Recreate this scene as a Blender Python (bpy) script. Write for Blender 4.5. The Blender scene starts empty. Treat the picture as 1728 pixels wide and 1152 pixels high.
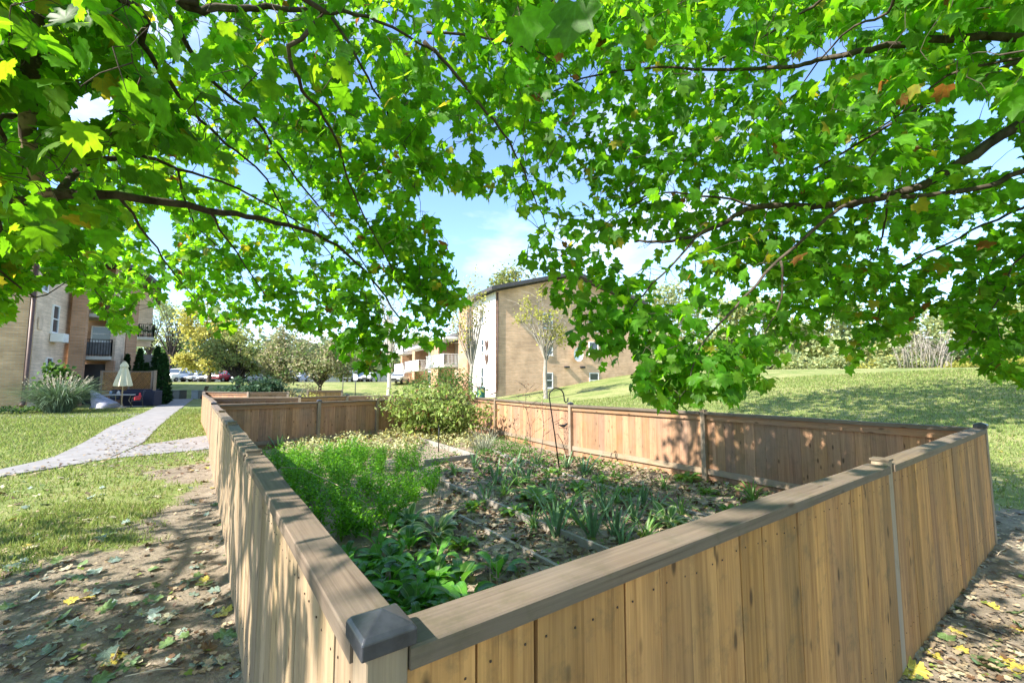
import bpy, math, random
import numpy as np
from mathutils import Vector, Matrix, noise

# ------------------------------------------------------------------ camera, sky, sun, exposure
S = bpy.context.scene
CAMH, PITCH, FPX = 1.65, 4.95, 739.0
cam_d = bpy.data.cameras.new('camera'); cam = bpy.data.objects.new('camera', cam_d)
S.collection.objects.link(cam); S.camera = cam
cam_d.sensor_width = 36; cam_d.lens = FPX / 1728 * 36; cam_d.clip_start = 0.05; cam_d.clip_end = 2000
cam.location = (0, 0, CAMH); cam.rotation_euler = (math.radians(90 + PITCH), 0, 0)
S.render.resolution_x = 1024; S.render.resolution_y = 682

SUN_EL = 41.0; SUN_AZ = (-0.82, -0.572)          # horizontal direction towards the sun
SUN_STRENGTH = 4.2; SKY_STRENGTH = 0.13; EXPOSURE = 1.72
sun_d = bpy.data.lights.new('sun', 'SUN'); sun = bpy.data.objects.new('sun', sun_d)
S.collection.objects.link(sun)
sun_d.energy = SUN_STRENGTH; sun_d.angle = math.radians(0.5); sun_d.color = (1.0, 0.94, 0.84)
ce = math.cos(math.radians(SUN_EL))
sdir = Vector((SUN_AZ[0] * ce, SUN_AZ[1] * ce, math.sin(math.radians(SUN_EL)))).normalized()
sun.rotation_euler = sdir.to_track_quat('Z', 'Y').to_euler()

W = bpy.data.worlds.new("World"); S.world = W; W.use_nodes = True
nt = W.node_tree; nt.nodes.clear()
def wn(t, **k):
    n = nt.nodes.new(t)
    for a, b in k.items(): setattr(n, a, b)
    return n
sky = wn('ShaderNodeTexSky', sky_type='NISHITA', sun_disc=False)
sky.sun_elevation = math.radians(SUN_EL); sky.sun_rotation = math.atan2(SUN_AZ[0], SUN_AZ[1]) % (2 * math.pi)
sky.air_density = 1.0; sky.dust_density = 0.3; sky.ozone_density = 4.5
tc = wn('ShaderNodeTexCoord')
mp = wn('ShaderNodeMapping'); mp.inputs['Scale'].default_value = (1.0, 1.0, 2.6); mp.inputs['Location'].default_value = (0.35, 0.0, 0.42)
nz = wn('ShaderNodeTexNoise'); nz.inputs['Scale'].default_value = 2.7; nz.inputs['Detail'].default_value = 9; nz.inputs['Roughness'].default_value = 0.55
cr = wn('ShaderNodeValToRGB'); cr.color_ramp.elements[0].position = 0.52; cr.color_ramp.elements[1].position = 0.78
mx = wn('ShaderNodeMix', data_type='RGBA')
mx.inputs['B'].default_value = (3.6, 3.8, 4.1, 1)
bg = wn('ShaderNodeBackground'); bg.inputs['Strength'].default_value = SKY_STRENGTH
ow = wn('ShaderNodeOutputWorld')
nt.links.new(tc.outputs['Generated'], mp.inputs['Vector']); nt.links.new(mp.outputs[0], nz.inputs['Vector'])
nt.links.new(nz.outputs['Fac'], cr.inputs['Fac']); nt.links.new(cr.outputs['Color'], mx.inputs['Factor'])
nt.links.new(sky.outputs[0], mx.inputs['A']); nt.links.new(mx.outputs['Result'], bg.inputs['Color'])
nt.links.new(bg.outputs[0], ow.inputs['Surface'])
S.view_settings.view_transform = 'Standard'; S.view_settings.look = 'None'
S.view_settings.exposure = EXPOSURE; S.view_settings.gamma = 1; S.view_settings.use_curve_mapping = False

# ------------------------------------------------------------------ helpers
COL = S.collection
R = random.Random(7); NR = np.random.default_rng(11)
ORG = {}
pr = math.radians(PITCH)
def ray(px, py):
    x = (px - 864) / FPX; z = -(py - 576) / FPX
    return (x, math.cos(pr) - z * math.sin(pr), math.sin(pr) + z * math.cos(pr))
def P(px, py, D):                                  # photo pixel at forward distance D metres
    r = ray(px, py); t = D / r[1]
    return Vector((r[0] * t, D, CAMH + r[2] * t))
def proj(x, y, z):                                 # numpy friendly
    z = z - CAMH
    d = y * math.cos(pr) + z * math.sin(pr); u = -y * math.sin(pr) + z * math.cos(pr)
    d2 = np.where(np.abs(d) < 1e-4, 1e-4, d)
    return 864 + FPX * x / d2, 576 - FPX * u / d2, d
def sst(t):
    t = min(1, max(0, t)); return t * t * (3 - 2 * t)
def G(x, y):                                       # height of the terrain
    h = -0.10 * sst((y - 4) / 10)
    # grassy hill to the right of and behind the garden
    d = (y - 9.0) + max(0, (x - 4)) * 0.55
    h += 2.55 * sst(d / 36) * sst((x + 7) / 24)
    # bank up to the car park
    h += 1.35 * sst((y - 40 - 0.15 * (x + 30)) / 20) * (1 - sst((x + 4) / 12))
    return h
def PG(px, py, dz=0.0):                            # photo pixel on the terrain
    r = ray(px, py); t = 1.0
    lo, hi = 0.3, 140.0
    for _ in range(60):
        m = (lo + hi) / 2
        if CAMH + r[2] * m < G(r[0] * m, r[1] * m) + dz: hi = m
        else: lo = m
    return Vector((r[0] * lo, r[1] * lo, G(r[0] * lo, r[1] * lo) + dz))
def inpoly(x, y, poly):
    c = False; n = len(poly); j = n - 1
    for i in range(n):
        xi, yi = poly[i]; xj, yj = poly[j]
        if (yi > y) != (yj > y) and x < (xj - xi) * (y - yi) / (yj - yi) + xi: c = not c
        j = i
    return c
def inpoly_np(x, y, poly):
    c = np.zeros(len(x), bool); n = len(poly); j = n - 1
    for i in range(n):
        xi, yi = poly[i]; xj, yj = poly[j]
        if yi != yj:
            m = ((yi > y) != (yj > y)) & (x < (xj - xi) * (y - yi) / (yj - yi) + xi)
            c ^= m
        j = i
    return c

def tag(o, label=None, cat=None, group=None, kind=None):
    if label: o['label'] = label
    if cat: o['category'] = cat
    if group: o['group'] = group
    if kind: o['kind'] = kind
    return o
def empty(name, loc=(0, 0, 0), rz=0, label=None, cat=None, group=None):
    o = bpy.data.objects.new(name, None); COL.objects.link(o)
    o.location = loc; o.rotation_euler = (0, 0, rz); o.empty_display_size = 0.1
    ORG[o.name] = Vector(loc)
    return tag(o, label, cat, group)
def kids(o): return [c for c in ALL_CH.get(o.name, [])]
ALL_CH = {}
def setparent(o, p):
    o.parent = p
    ALL_CH.setdefault(p.name, []).append(o)
def copy_tree(o, loc, rz=0, scale=1.0, label=None, group=None, cat=None):
    r = o.copy(); COL.objects.link(r); r.location = loc; r.rotation_euler = (0, 0, rz)
    r.scale = (scale,) * 3 if not isinstance(scale, tuple) else scale
    if label: r['label'] = label
    if group: r['group'] = group
    if cat: r['category'] = cat
    for ch in kids(o):
        c = ch.copy(); COL.objects.link(c); c.parent = r
        for g in kids(ch):
            d = g.copy(); COL.objects.link(d); d.parent = c
    return r

class MB:
    """collects faces; every face has its own uv list (metres) and vertices a colour value"""
    def __init__(s): s.v = []; s.f = []; s.uv = []; s.c = []; s.m = []; s.smooth = []
    def vert(s, p, c=(0.5, 0.5, 0.5)): s.v.append(tuple(p)); s.c.append(c); return len(s.v) - 1
    def face(s, idx, uv=None, m=0, smooth=False):
        s.f.append(tuple(idx)); s.uv.append(uv or [(0, 0)] * len(idx)); s.m.append(m); s.smooth.append(smooth)
    def quad(s, a, b, c, d, uv=None, col=None, m=0):
        col = col or (0.5,) * 3
        i = [s.vert(p, col) for p in (a, b, c, d)]
        if uv is None:
            w = (Vector(b) - Vector(a)).length; h = (Vector(d) - Vector(a)).length
            uv = [(0, 0), (w, 0), (w, h), (0, h)]
        s.face(i, uv, m)
    def obox(s, o, ax, ay, az, col=None, m=0, uvo=None, grain=None):
        """box from corner-centre o with half-axis vectors ax, ay, az; grain = which axis u runs along"""
        o = Vector(o); A = [Vector(ax), Vector(ay), Vector(az)]
        L = [a.length * 2 for a in A]
        g = grain if grain is not None else max(range(3), key=lambda k: L[k])
        if col is None: q = R.random(); col = (q, R.random(), R.random())
        ou, ov = uvo if uvo else (R.random() * 50, R.random() * 50)
        base = len(s.v)
        for k in range(8):
            sg = [1 if k >> b & 1 else -1 for b in range(3)]
            s.vert(o + A[0] * sg[0] + A[1] * sg[1] + A[2] * sg[2], col)
        faces = [((0, 4, 6, 2), 0), ((1, 3, 7, 5), 0), ((0, 1, 5, 4), 1), ((2, 6, 7, 3), 1), ((0, 2, 3, 1), 2), ((4, 5, 7, 6), 2)]
        for q, ax_i in faces:
            oth = [k for k in range(3) if k != ax_i]
            if g in oth: u_ax = g; v_ax = [k for k in oth if k != g][0]
            else: u_ax, v_ax = oth
            uv = [((1 if i >> u_ax & 1 else 0) * L[u_ax] + ou, (1 if i >> v_ax & 1 else 0) * L[v_ax] + ov + ax_i * 0.37) for i in q]
            s.face([base + i for i in q], uv, m)
    def box(s, x0, y0, z0, x1, y1, z1, **k):
        s.obox(((x0 + x1) / 2, (y0 + y1) / 2, (z0 + z1) / 2), ((x1 - x0) / 2, 0, 0), (0, (y1 - y0) / 2, 0), (0, 0, (z1 - z0) / 2), **k)
    def beam(s, a, b, w, h, up=(0, 0, 1), **k):
        """bar from a to b, width w (sideways) and height h (along up), centred"""
        a = Vector(a); b = Vector(b); d = b - a; u = Vector(up)
        side = d.cross(u).normalized(); u2 = side.cross(d).normalized()
        s.obox((a + b) / 2, d / 2, side * w / 2, u2 * h / 2, grain=0, **k)
    def wall(s, a, b, z0, z1, th=0.2, m=0, u0=0.0, col=None):
        """upright wall from a to b (xy), thickness goes to the left of a->b"""
        a = Vector((a[0], a[1], 0)); b = Vector((b[0], b[1], 0)); d = (b - a); n = Vector((-d.y, d.x, 0)).normalized() * th
        s.obox((a + b) / 2 + n / 2 + Vector((0, 0, (z0 + z1) / 2)), d / 2, n / 2, (0, 0, (z1 - z0) / 2), col=col or (0.5,) * 3, m=m, uvo=(u0, z0), grain=0)
    def tube(s, pts, rad, n=6, col=None, caps=True, m=0):
        pts = [Vector(p) for p in pts]; col = col or (0.5,) * 3
        rings = []; up = Vector((0.13, 0.21, 0.97)); L = 0; prev = None
        for i, p in enumerate(pts):
            t = (pts[min(i + 1, len(pts) - 1)] - pts[max(i - 1, 0)])
            if t.length < 1e-7: t = Vector((0, 0, 1))
            t.normalize()
            a = t.cross(up)
            if a.length < 1e-3: a = t.cross(Vector((1, 0, 0)))
            a.normalize(); b = t.cross(a)
            r = rad[i] if isinstance(rad, (list, tuple)) else rad
            if prev is not None: L += (p - prev).length
            prev = p
            rings.append(([s.vert(p + (a * math.cos(2 * math.pi * k / n) + b * math.sin(2 * math.pi * k / n)) * r, col) for k in range(n)], L, r))
        for i in range(len(rings) - 1):
            A, la, ra = rings[i]; B, lb, rb = rings[i + 1]
            for k in range(n):
                k2 = (k + 1) % n
                s.face((A[k], A[k2], B[k2], B[k]), [(la, k / n * 6.28 * ra), (la, (k + 1) / n * 6.28 * ra), (lb, (k + 1) / n * 6.28 * ra), (lb, k / n * 6.28 * ra)], m, True)
        if caps:
            s.face(tuple(rings[0][0])[::-1], None, m); s.face(tuple(rings[-1][0]), None, m)
    def lathe(s, c, prof, n=12, col=None, m=0, smooth=True, jit=0):
        """profile [(r,z)] turned about the vertical through c"""
        c = Vector(c); col = col or (0.5,) * 3; rs = []
        for r, z in prof:
            rs.append([s.vert(c + Vector((math.cos(2 * math.pi * k / n) * r * (1 + jit * (R.random() - .5)), math.sin(2 * math.pi * k / n) * r * (1 + jit * (R.random() - .5)), z)), col) for k in range(n)])
        for i in range(len(rs) - 1):
            for k in range(n):
                k2 = (k + 1) % n
                s.face((rs[i][k], rs[i][k2], rs[i + 1][k2], rs[i + 1][k]), [(k / n, prof[i][1]), ((k + 1) / n, prof[i][1]), ((k + 1) / n, prof[i + 1][1]), (k / n, prof[i + 1][1])], m, smooth)
        s.face(rs[0][::-1], None, m); s.face(rs[-1], None, m)
    def build(s, name, mat, parent=None, bevel=0):
        me = bpy.data.meshes.new(name)
        off = ORG.get(parent.name, Vector((0, 0, 0))) if parent else Vector((0, 0, 0))
        me.from_pydata([(a - off.x, b - off.y, c - off.z) for a, b, c in s.v], [], s.f)
        for mm in (mat if isinstance(mat, (list, tuple)) else [mat]): me.materials.append(mm)
        uvl = me.uv_layers.new(name='UVMap')
        flat = [x for fu in s.uv for uv in fu for x in uv]
        uvl.data.foreach_set('uv', flat)
        ca = me.color_attributes.new('Col', 'FLOAT_COLOR', 'POINT')
        ca.data.foreach_set('color', [x for c in s.c for x in (c[0], c[1], c[2], 1.0)])
        me.polygons.foreach_set('material_index', s.m); me.polygons.foreach_set('use_smooth', s.smooth)
        me.update()
        o = bpy.data.objects.new(name, me); COL.objects.link(o)
        if parent: setparent(o, parent)
        ORG[o.name] = off
        if bevel:
            b = o.modifiers.new('bevel', 'BEVEL'); b.width = bevel; b.segments = 2; b.limit_method = 'ANGLE'
        return o

def big_mesh(name, V, F, mat, parent=None, uv=None, col=None, smooth=False):
    """V (n,3), F (m,3) triangles, uv (n,2) per vertex, col (n,3) per vertex"""
    me = bpy.data.meshes.new(name); n = len(V); m = len(F)
    off = ORG.get(parent.name, Vector((0, 0, 0))) if parent else Vector((0, 0, 0))
    me.vertices.add(n); me.vertices.foreach_set('co', (V - np.array(off)[None, :]).astype(np.float32).ravel())
    me.loops.add(m * 3); me.loops.foreach_set('vertex_index', F.astype(np.int32).ravel())
    me.polygons.add(m); me.polygons.foreach_set('loop_start', np.arange(0, m * 3, 3, dtype=np.int32))
    try: me.polygons.foreach_set('loop_total', np.full(m, 3, dtype=np.int32))
    except Exception: pass
    me.materials.append(mat)
    if uv is not None:
        u = me.uv_layers.new(name='UVMap'); u.data.foreach_set('uv', uv[F.ravel()].astype(np.float32).ravel())
    if col is not None:
        ca = me.color_attributes.new('Col', 'FLOAT_COLOR', 'POINT')
        ca.data.foreach_set('color', np.concatenate([col, np.ones((n, 1))], 1).astype(np.float32).ravel())
    me.update(calc_edges=True); me.validate()
    if smooth: me.polygons.foreach_set('use_smooth', [True] * len(me.polygons))
    o = bpy.data.objects.new(name, me); COL.objects.link(o)
    if parent: setparent(o, parent)
    ORG[o.name] = off
    return o

# leaf templates: (verts (n,3) with y from base to tip, tris)
def fan(outline, cy, zf=lambda x, y: 0.10 * abs(x) - 0.10 * y * y):
    pts = [(0.0, cy)] + outline
    V = np.array([(x, y, zf(x, y)) for x, y in pts]); n = len(outline)
    F = np.array([(0, 1 + i, 1 + (i + 1) % n) for i in range(n)])
    return V, F
_h = [(0.04, 0.0), (0.17, -0.12), (0.38, -0.13), (0.38, -0.02), (0.52, 0.02), (0.64, 0.17), (0.53, 0.24), (0.56, 0.36), (0.40, 0.38), (0.45, 0.47), (0.56, 0.54), (0.56, 0.70), (0.44, 0.70), (0.36, 0.79), (0.23, 0.66), (0.25, 0.78), (0.15, 0.84), (0.0, 1.0)]
MAPLE = fan(_h + [(-x, y) for x, y in _h[:-1]][::-1], 0.33)
_h2 = [(0.05, 0.0), (0.34, -0.13), (0.62, 0.18), (0.42, 0.38), (0.57, 0.66), (0.24, 0.68), (0.0, 1.0)]
MAPLE_LO = fan(_h2 + [(-x, y) for x, y in _h2[:-1]][::-1], 0.33)
_h3 = [(0.0, 0.0), (0.16, 0.2), (0.2, 0.45), (0.12, 0.78), (0.0, 1.0)]
OVAL = fan(_h3[:] + [(-x, y) for x, y in _h3[1:-1]][::-1], 0.5)
CLUMP = (np.array([(0, 0, 0), (0.5, 0.35, 0.12), (0.0, 1.0, -0.05), (-0.45, 0.5, 0.1)]), np.array([(0, 1, 2), (0, 2, 3)]))

def rotmats(yaw, pitch, roll):
    cy, sy = np.cos(yaw), np.sin(yaw); cp, sp = np.cos(pitch), np.sin(pitch); c2, s2 = np.cos(roll), np.sin(roll)
    Z = np.zeros_like(yaw); O = np.ones_like(yaw)
    Rz = np.stack([np.stack([cy, -sy, Z], -1), np.stack([sy, cy, Z], -1), np.stack([Z, Z, O], -1)], 1)
    Rx = np.stack([np.stack([O, Z, Z], -1), np.stack([Z, cp, -sp], -1), np.stack([Z, sp, cp], -1)], 1)
    Ry = np.stack([np.stack([c2, Z, s2], -1), np.stack([Z, O, Z], -1), np.stack([-s2, Z, c2], -1)], 1)
    return Rz @ Rx @ Ry
def scatter(tpl, pos, size, yaw, pitch, roll, col, curl=None):
    """many copies of a leaf template as arrays V,F,uv,col"""
    T, F = tpl; n = len(pos); k = len(T)
    M = rotmats(yaw, pitch, roll)
    L = np.repeat(T[None], n, 0).copy()
    if curl is not None: L[:, :, 2] -= curl[:, None] * (L[:, :, 1] ** 2) + 0.6 * curl[:, None] * L[:, :, 0] ** 2
    if L.dtype != float: L = L.astype(float)
    V = np.einsum('nij,nkj->nki', M, L) * size[:, None, None] + pos[:, None, :]
    FF = (F[None] + (np.arange(n) * k)[:, None, None]).reshape(-1, 3)
    UV = np.repeat(T[None, :, :2], n, 0).reshape(-1, 2)
    return V.reshape(-1, 3), FF, UV, np.repeat(col, k, 0)
def merge(parts):
    V = []; F = []; U = []; C = []; o = 0
    for v, f, u, c in parts:
        V.append(v); F.append(f + o); U.append(u); C.append(c); o += len(v)
    return np.concatenate(V), np.concatenate(F), np.concatenate(U), np.concatenate(C)

# ------------------------------------------------------------------ materials
def newmat(name):
    m = bpy.data.materials.new(name); m.use_nodes = True; m.node_tree.nodes.clear()
    t = m.node_tree; out = t.nodes.new('ShaderNodeOutputMaterial')
    return m, t, out
class NT:
    def __init__(s, t): s.t = t
    def n(s, typ, ins=None, **k):
        x = s.t.nodes.new(typ)
        for a, b in k.items(): setattr(x, a, b)
        for a, b in (ins or {}).items():
            if hasattr(b, 'is_linked') or hasattr(b, 'links'): s.t.links.new(b, x.inputs[a])
            else: x.inputs[a].default_value = b
        return x
    def ramp(s, fac, stops, interp='LINEAR'):
        x = s.t.nodes.new('ShaderNodeValToRGB'); s.t.links.new(fac, x.inputs[0]); r = x.color_ramp; r.interpolation = interp
        while len(r.elements) < len(stops): r.elements.new(0.5)
        for e, (p, c) in zip(r.elements, stops): e.position = p; e.color = (c[0], c[1], c[2], 1) if len(c) == 3 else c
        return x.outputs[0]
    def math(s, op, a, b=0.0, clamp=False):
        x = s.t.nodes.new('ShaderNodeMath'); x.operation = op; x.use_clamp = clamp
        for i, q in enumerate((a, b)):
            if hasattr(q, 'links'): s.t.links.new(q, x.inputs[i])
            else: x.inputs[i].default_value = q
        return x.outputs[0]
    def mix(s, f, a, b, mode='MIX'):
        x = s.t.nodes.new('ShaderNodeMix'); x.data_type = 'RGBA'; x.blend_type = mode
        for nm, q in (('Factor', f), ('A', a), ('B', b)):
            if hasattr(q, 'links'): s.t.links.new(q, x.inputs[nm])
            else: x.inputs[nm].default_value = q if nm == 'Factor' else ((q[0], q[1], q[2], 1) if not isinstance(q, float) else q)
        return x.outputs['Result']
    def noise(s, vec, scale, detail=4, rough=0.5, dist=0.0):
        x = s.n('ShaderNodeTexNoise', {'Scale': scale, 'Detail': detail, 'Roughness': rough, 'Distortion': dist})
        if vec is not None: s.t.links.new(vec, x.inputs['Vector'])
        return x.outputs['Fac']
    def bump(s, h, strength, dist):
        return s.n('ShaderNodeBump', {'Height': h, 'Strength': strength, 'Distance': dist}).outputs[0]
    def mapping(s, vec, scale=(1, 1, 1), loc=(0, 0, 0)):
        x = s.n('ShaderNodeMapping'); x.inputs['Scale'].default_value = scale; x.inputs['Location'].default_value = loc
        s.t.links.new(vec, x.inputs['Vector']); return x.outputs[0]

def plain(name, col, rough=0.6, metal=0.0, var=0.15, nscale=8.0, bump=0.0, spec=0.5):
    m, t, out = newmat(name); N = NT(t)
    tc = N.n('ShaderNodeTexCoord').outputs['Object']
    f = N.noise(tc, nscale, 5, 0.6)
    c = N.ramp(f, [(0.3, tuple(x * (1 - var) for x in col)), (0.7, tuple(min(1, x * (1 + var)) for x in col))])
    b = N.n('ShaderNodeBsdfPrincipled', {'Base Color': c, 'Roughness': rough, 'Metallic': metal, 'Specular IOR Level': spec})
    if bump: t.links.new(N.bump(f, 0.5, bump), b.inputs['Normal'])
    t.links.new(b.outputs[0], out.inputs[0]); return m

def wood(name, light, dark, grey=(0.30, 0.27, 0.23), greyness=0.25, streak=38.0, rough=0.8, knots=True, stain=0.5):
    m, t, out = newmat(name); N = NT(t)
    uv = N.n('ShaderNodeUVMap').outputs[0]
    at = N.n('ShaderNodeAttribute', attribute_name='Col')
    sep = N.n('ShaderNodeSeparateColor', {'Color': at.outputs['Color']})
    fine = N.noise(N.mapping(uv, (2.2, streak * 2.2, 1)), 1.0, 5, 0.65, 0.25)
    broad = N.noise(N.mapping(uv, (0.9, streak * 0.45, 1)), 1.0, 3, 0.5, 0.6)
    g = N.math('ADD', N.math('MULTIPLY', fine, 0.5), N.math('MULTIPLY', broad, 0.5))
    c = N.ramp(g, [(0.34, dark), (0.48, tuple((a + b) / 2 for a, b in zip(light, dark))), (0.62, light)])
    # every board its own tone
    tone = N.math('MULTIPLY_ADD' if False else 'ADD', N.math('MULTIPLY', sep.outputs[0], 0.55), 0.70)
    tonec = N.n('ShaderNodeCombineColor', {'Red': tone, 'Green': tone, 'Blue': N.math('ADD', N.math('MULTIPLY', sep.outputs[1], 0.25), N.math('SUBTRACT', tone, 0.13))})
    c = N.mix(1.0, c, tonec.outputs[0], 'MULTIPLY')
    # weathering patches
    geo = N.n('ShaderNodeNewGeometry')
    wz = N.noise(N.mapping(geo.outputs['Position'], (1.6, 1.6, 0.7)), 1.6, 6, 0.65)
    wf = N.ramp(wz, [(0.5 - greyness * 0.6, (0, 0, 0)), (0.85 - greyness * 0.45, (1, 1, 1))])
    c = N.mix(N.math('MULTIPLY', wf, 0.75), c, N.mix(fine, tuple(x * 0.75 for x in grey), tuple(x * 1.2 for x in grey)))
    if knots:
        vo = N.n('ShaderNodeTexVoronoi', {'Scale': 1.0, 'Randomness': 1.0}); t.links.new(N.mapping(uv, (3.6, 10.0, 1)), vo.inputs['Vector'])
        k = N.ramp(vo.outputs['Distance'], [(0.07, (1, 1, 1)), (0.15, (0, 0, 0))])
        c = N.mix(N.math('MULTIPLY', k, 0.8), c, (0.055, 0.028, 0.014))
        cr_ = N.ramp(N.noise(N.mapping(uv, (1.3, 60, 1), (7, 3, 0)), 1.0, 2, 0.5), [(0.66, (0, 0, 0)), (0.72, (1, 1, 1))])
        c = N.mix(N.math('MULTIPLY', cr_, 0.35), c, (0.06, 0.035, 0.02))
    mossn = N.noise(geo.outputs['Position'], 9.0, 6, 0.7)
    c = N.mix(N.math('MULTIPLY', N.ramp(mossn, [(0.52, (0, 0, 0)), (0.75, (1, 1, 1))]), stain), c, (0.10, 0.085, 0.05))
    b = N.n('ShaderNodeBsdfPrincipled', {'Base Color': c, 'Roughness': rough, 'Specular IOR Level': 0.25})
    t.links.new(N.bump(g, 0.55, 0.004), b.inputs['Normal'])
    t.links.new(b.outputs[0], out.inputs[0]); return m

def foliage(name, diff, trans, var=0.5, veins=False, gloss=0.25, tmix=0.5, accents=None, rough=0.45):
    """two sided leaf: reflects diff, lets trans through; the Col attribute shifts each leaf's own tone"""
    m, t, out = newmat(name); N = NT(t)
    at = N.n('ShaderNodeAttribute', attribute_name='Col'); sep = N.n('ShaderNodeSeparateColor', {'Color': at.outputs['Color']})
    k = N.math('ADD', N.math('MULTIPLY', sep.outputs[0], 2 * var), 1 - var)
    kc = N.n('ShaderNodeCombineColor', {'Red': k, 'Green': k, 'Blue': k}).outputs[0]
    d = N.mix(1.0, diff, kc, 'MULTIPLY'); tr = N.mix(1.0, trans, kc, 'MULTIPLY')
    if accents:                                    # green channel picks yellow / brown leaves
        for thr, cd, ct in accents:
            f = N.math('GREATER_THAN', sep.outputs[1], thr)
            d = N.mix(f, d, cd); tr = N.mix(f, tr, ct)
    geo = N.n('ShaderNodeNewGeometry')
    if veins:
        uv = N.n('ShaderNodeUVMap').outputs[0]; sx = N.n('ShaderNodeSeparateXYZ', {0: uv})
        ax = N.math('ABSOLUTE', sx.outputs[0]); yy = sx.outputs[1]
        ang = N.math('ARCTAN2', ax, N.math('ADD', yy, 0.02))
        v = None
        for a0, w in ((0.0, 0.018), (0.67, 0.016), (1.27, 0.014)):
            rr = N.math('SQRT', N.math('ADD', N.math('MULTIPLY', ax, ax), N.math('MULTIPLY', yy, yy)))
            dist = N.math('MULTIPLY', N.math('ABSOLUTE', N.math('SUBTRACT', ang, a0)), rr)
            f = N.math('LESS_THAN', dist, w)
            v = f if v is None else N.math('MAXIMUM', v, f)
        side = N.n('ShaderNodeTexWave', {'Scale': 5.0, 'Distortion': 1.5, 'Detail': 1.0}); t.links.new(N.mapping(uv, (1.2, 1.0, 1)), side.inputs['Vector'])
        sv = N.ramp(side.outputs['Fac'], [(0.9, (0, 0, 0)), (1.0, (0.5, 0.5, 0.5))])
        v = N.math('MAXIMUM', v, sv)
        d = N.mix(N.math('MULTIPLY', v, 0.35), d, tuple(min(1, x * 2.4 + 0.05) for x in diff))
        tr = N.mix(N.math('MULTIPLY', v, 0.30), tr, tuple(x * 0.5 for x in trans))
    nn = N.noise(geo.outputs['Position'], 22.0, 3, 0.6)
    tone = N.ramp(nn, [(0.3, (0.72, 0.72, 0.72)), (0.7, (1.22, 1.22, 1.1))])
    d = N.mix(1.0, d, tone, 'MULTIPLY'); tr = N.mix(1.0, tr, tone, 'MULTIPLY')
    D = N.n('ShaderNodeBsdfPrincipled', {'Base Color': d, 'Roughness': rough, 'Specular IOR Level': gloss})
    T = N.n('ShaderNodeBsdfTranslucent', {'Color': tr})
    mxs = N.n('ShaderNodeMixShader', {0: tmix}); t.links.new(D.outputs[0], mxs.inputs[1]); t.links.new(T.outputs[0], mxs.inputs[2])
    t.links.new(mxs.outputs[0], out.inputs[0]); return m

def brick(name, c1, c2, mortar, scale=1.0, stain=0.3):
    m, t, out = newmat(name); N = NT(t)
    uv = N.n('ShaderNodeUVMap').outputs[0]
    b = N.n('ShaderNodeTexBrick', {'Color1': c1 + (1,), 'Color2': c2 + (1,), 'Mortar': mortar + (1,), 'Scale': 1.0, 'Mortar Size': 0.011, 'Brick Width': 0.30, 'Row Height': 0.105, 'Bias': -0.1, 'Mortar Smooth': 0.2})
    t.links.new(uv, b.inputs['Vector'])
    geo = N.n('ShaderNodeNewGeometry')
    n = N.noise(geo.outputs['Position'], 0.7, 6, 0.6)
    c = N.mix(1.0, b.outputs['Color'], N.ramp(n, [(0.3, (1 - stain,) * 3), (0.7, (1 + stain * 0.5,) * 3)]), 'MULTIPLY')
    rowv = N.noise(N.mapping(uv, (0.5, 9.5, 1)), 1.0, 3, 0.6)
    c = N.mix(1.0, c, N.ramp(rowv, [(0.3, (0.8, 0.78, 0.76)), (0.7, (1.15, 1.12, 1.1))]), 'MULTIPLY')
    p = N.n('ShaderNodeBsdfPrincipled', {'Base Color': c, 'Roughness': 0.85, 'Specular IOR Level': 0.2})
    t.links.new(N.bump(b.outputs['Fac'], -0.5, 0.01), p.inputs['Normal'])
    t.links.new(p.outputs[0], out.inputs[0]); return m

M = {}
M['wood_new'] = wood('cedar_boards', (0.58, 0.300, 0.110), (0.26, 0.115, 0.036), (0.22, 0.14, 0.07), 0.2, stain=0.6)
M['wood_in'] = wood('cedar_inner_boards', (0.50, 0.270, 0.145), (0.26, 0.13, 0.065), (0.27, 0.19, 0.14), 0.25, stain=0.45)
M['wood_old'] = wood('weathered_boards', (0.40, 0.275, 0.155), (0.19, 0.12, 0.062), (0.29, 0.225, 0.165), 0.35, stain=0.5)
M['wood_cap'] = wood('weathered_cap', (0.205, 0.145, 0.092), (0.070, 0.047, 0.031), (0.165, 0.135, 0.105), 0.45, stain=0.7, streak=30)
M['wood_post'] = wood('post_wood', (0.38, 0.26, 0.155), (0.20, 0.13, 0.075), (0.30, 0.25, 0.20), 0.45, stain=0.45, knots=False)
M['wood_edge'] = wood('edging_timber', (0.34, 0.28, 0.22), (0.17, 0.13, 0.10), (0.33, 0.31, 0.29), 0.6, stain=0.5)
M['black_cap'] = plain('post_cap_metal', (0.045, 0.047, 0.055), 0.38, 0.2, 0.35, 30, 0.001)
M['darkmetal_nail'] = plain('rusty_nail', (0.05, 0.03, 0.02), .7)
M['bark'] = None
def barkmat(name, a, b, sc=14, bumpd=0.01, white=None):
    m, t, out = newmat(name); N = NT(t)
    geo = N.n('ShaderNodeNewGeometry').outputs['Position']
    n = N.noise(N.mapping(geo, (sc, sc, sc * 0.35)), 1.0, 6, 0.65, 0.4)
    c = N.ramp(n, [(0.3, a), (0.7, b)])
    if white:
        n2 = N.noise(geo, 7.0, 4, 0.6); c = N.mix(N.ramp(n2, [(0.5, (0, 0, 0)), (0.58, (1, 1, 1))]), c, white)
    p = N.n('ShaderNodeBsdfPrincipled', {'Base Color': c, 'Roughness': 0.9, 'Specular IOR Level': 0.15})
    t.links.new(N.bump(n, 0.8, bumpd), p.inputs['Normal']); t.links.new(p.outputs[0], out.inputs[0]); return m
M['bark'] = barkmat('maple_bark', (0.035, 0.026, 0.020), (0.12, 0.095, 0.075))
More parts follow.
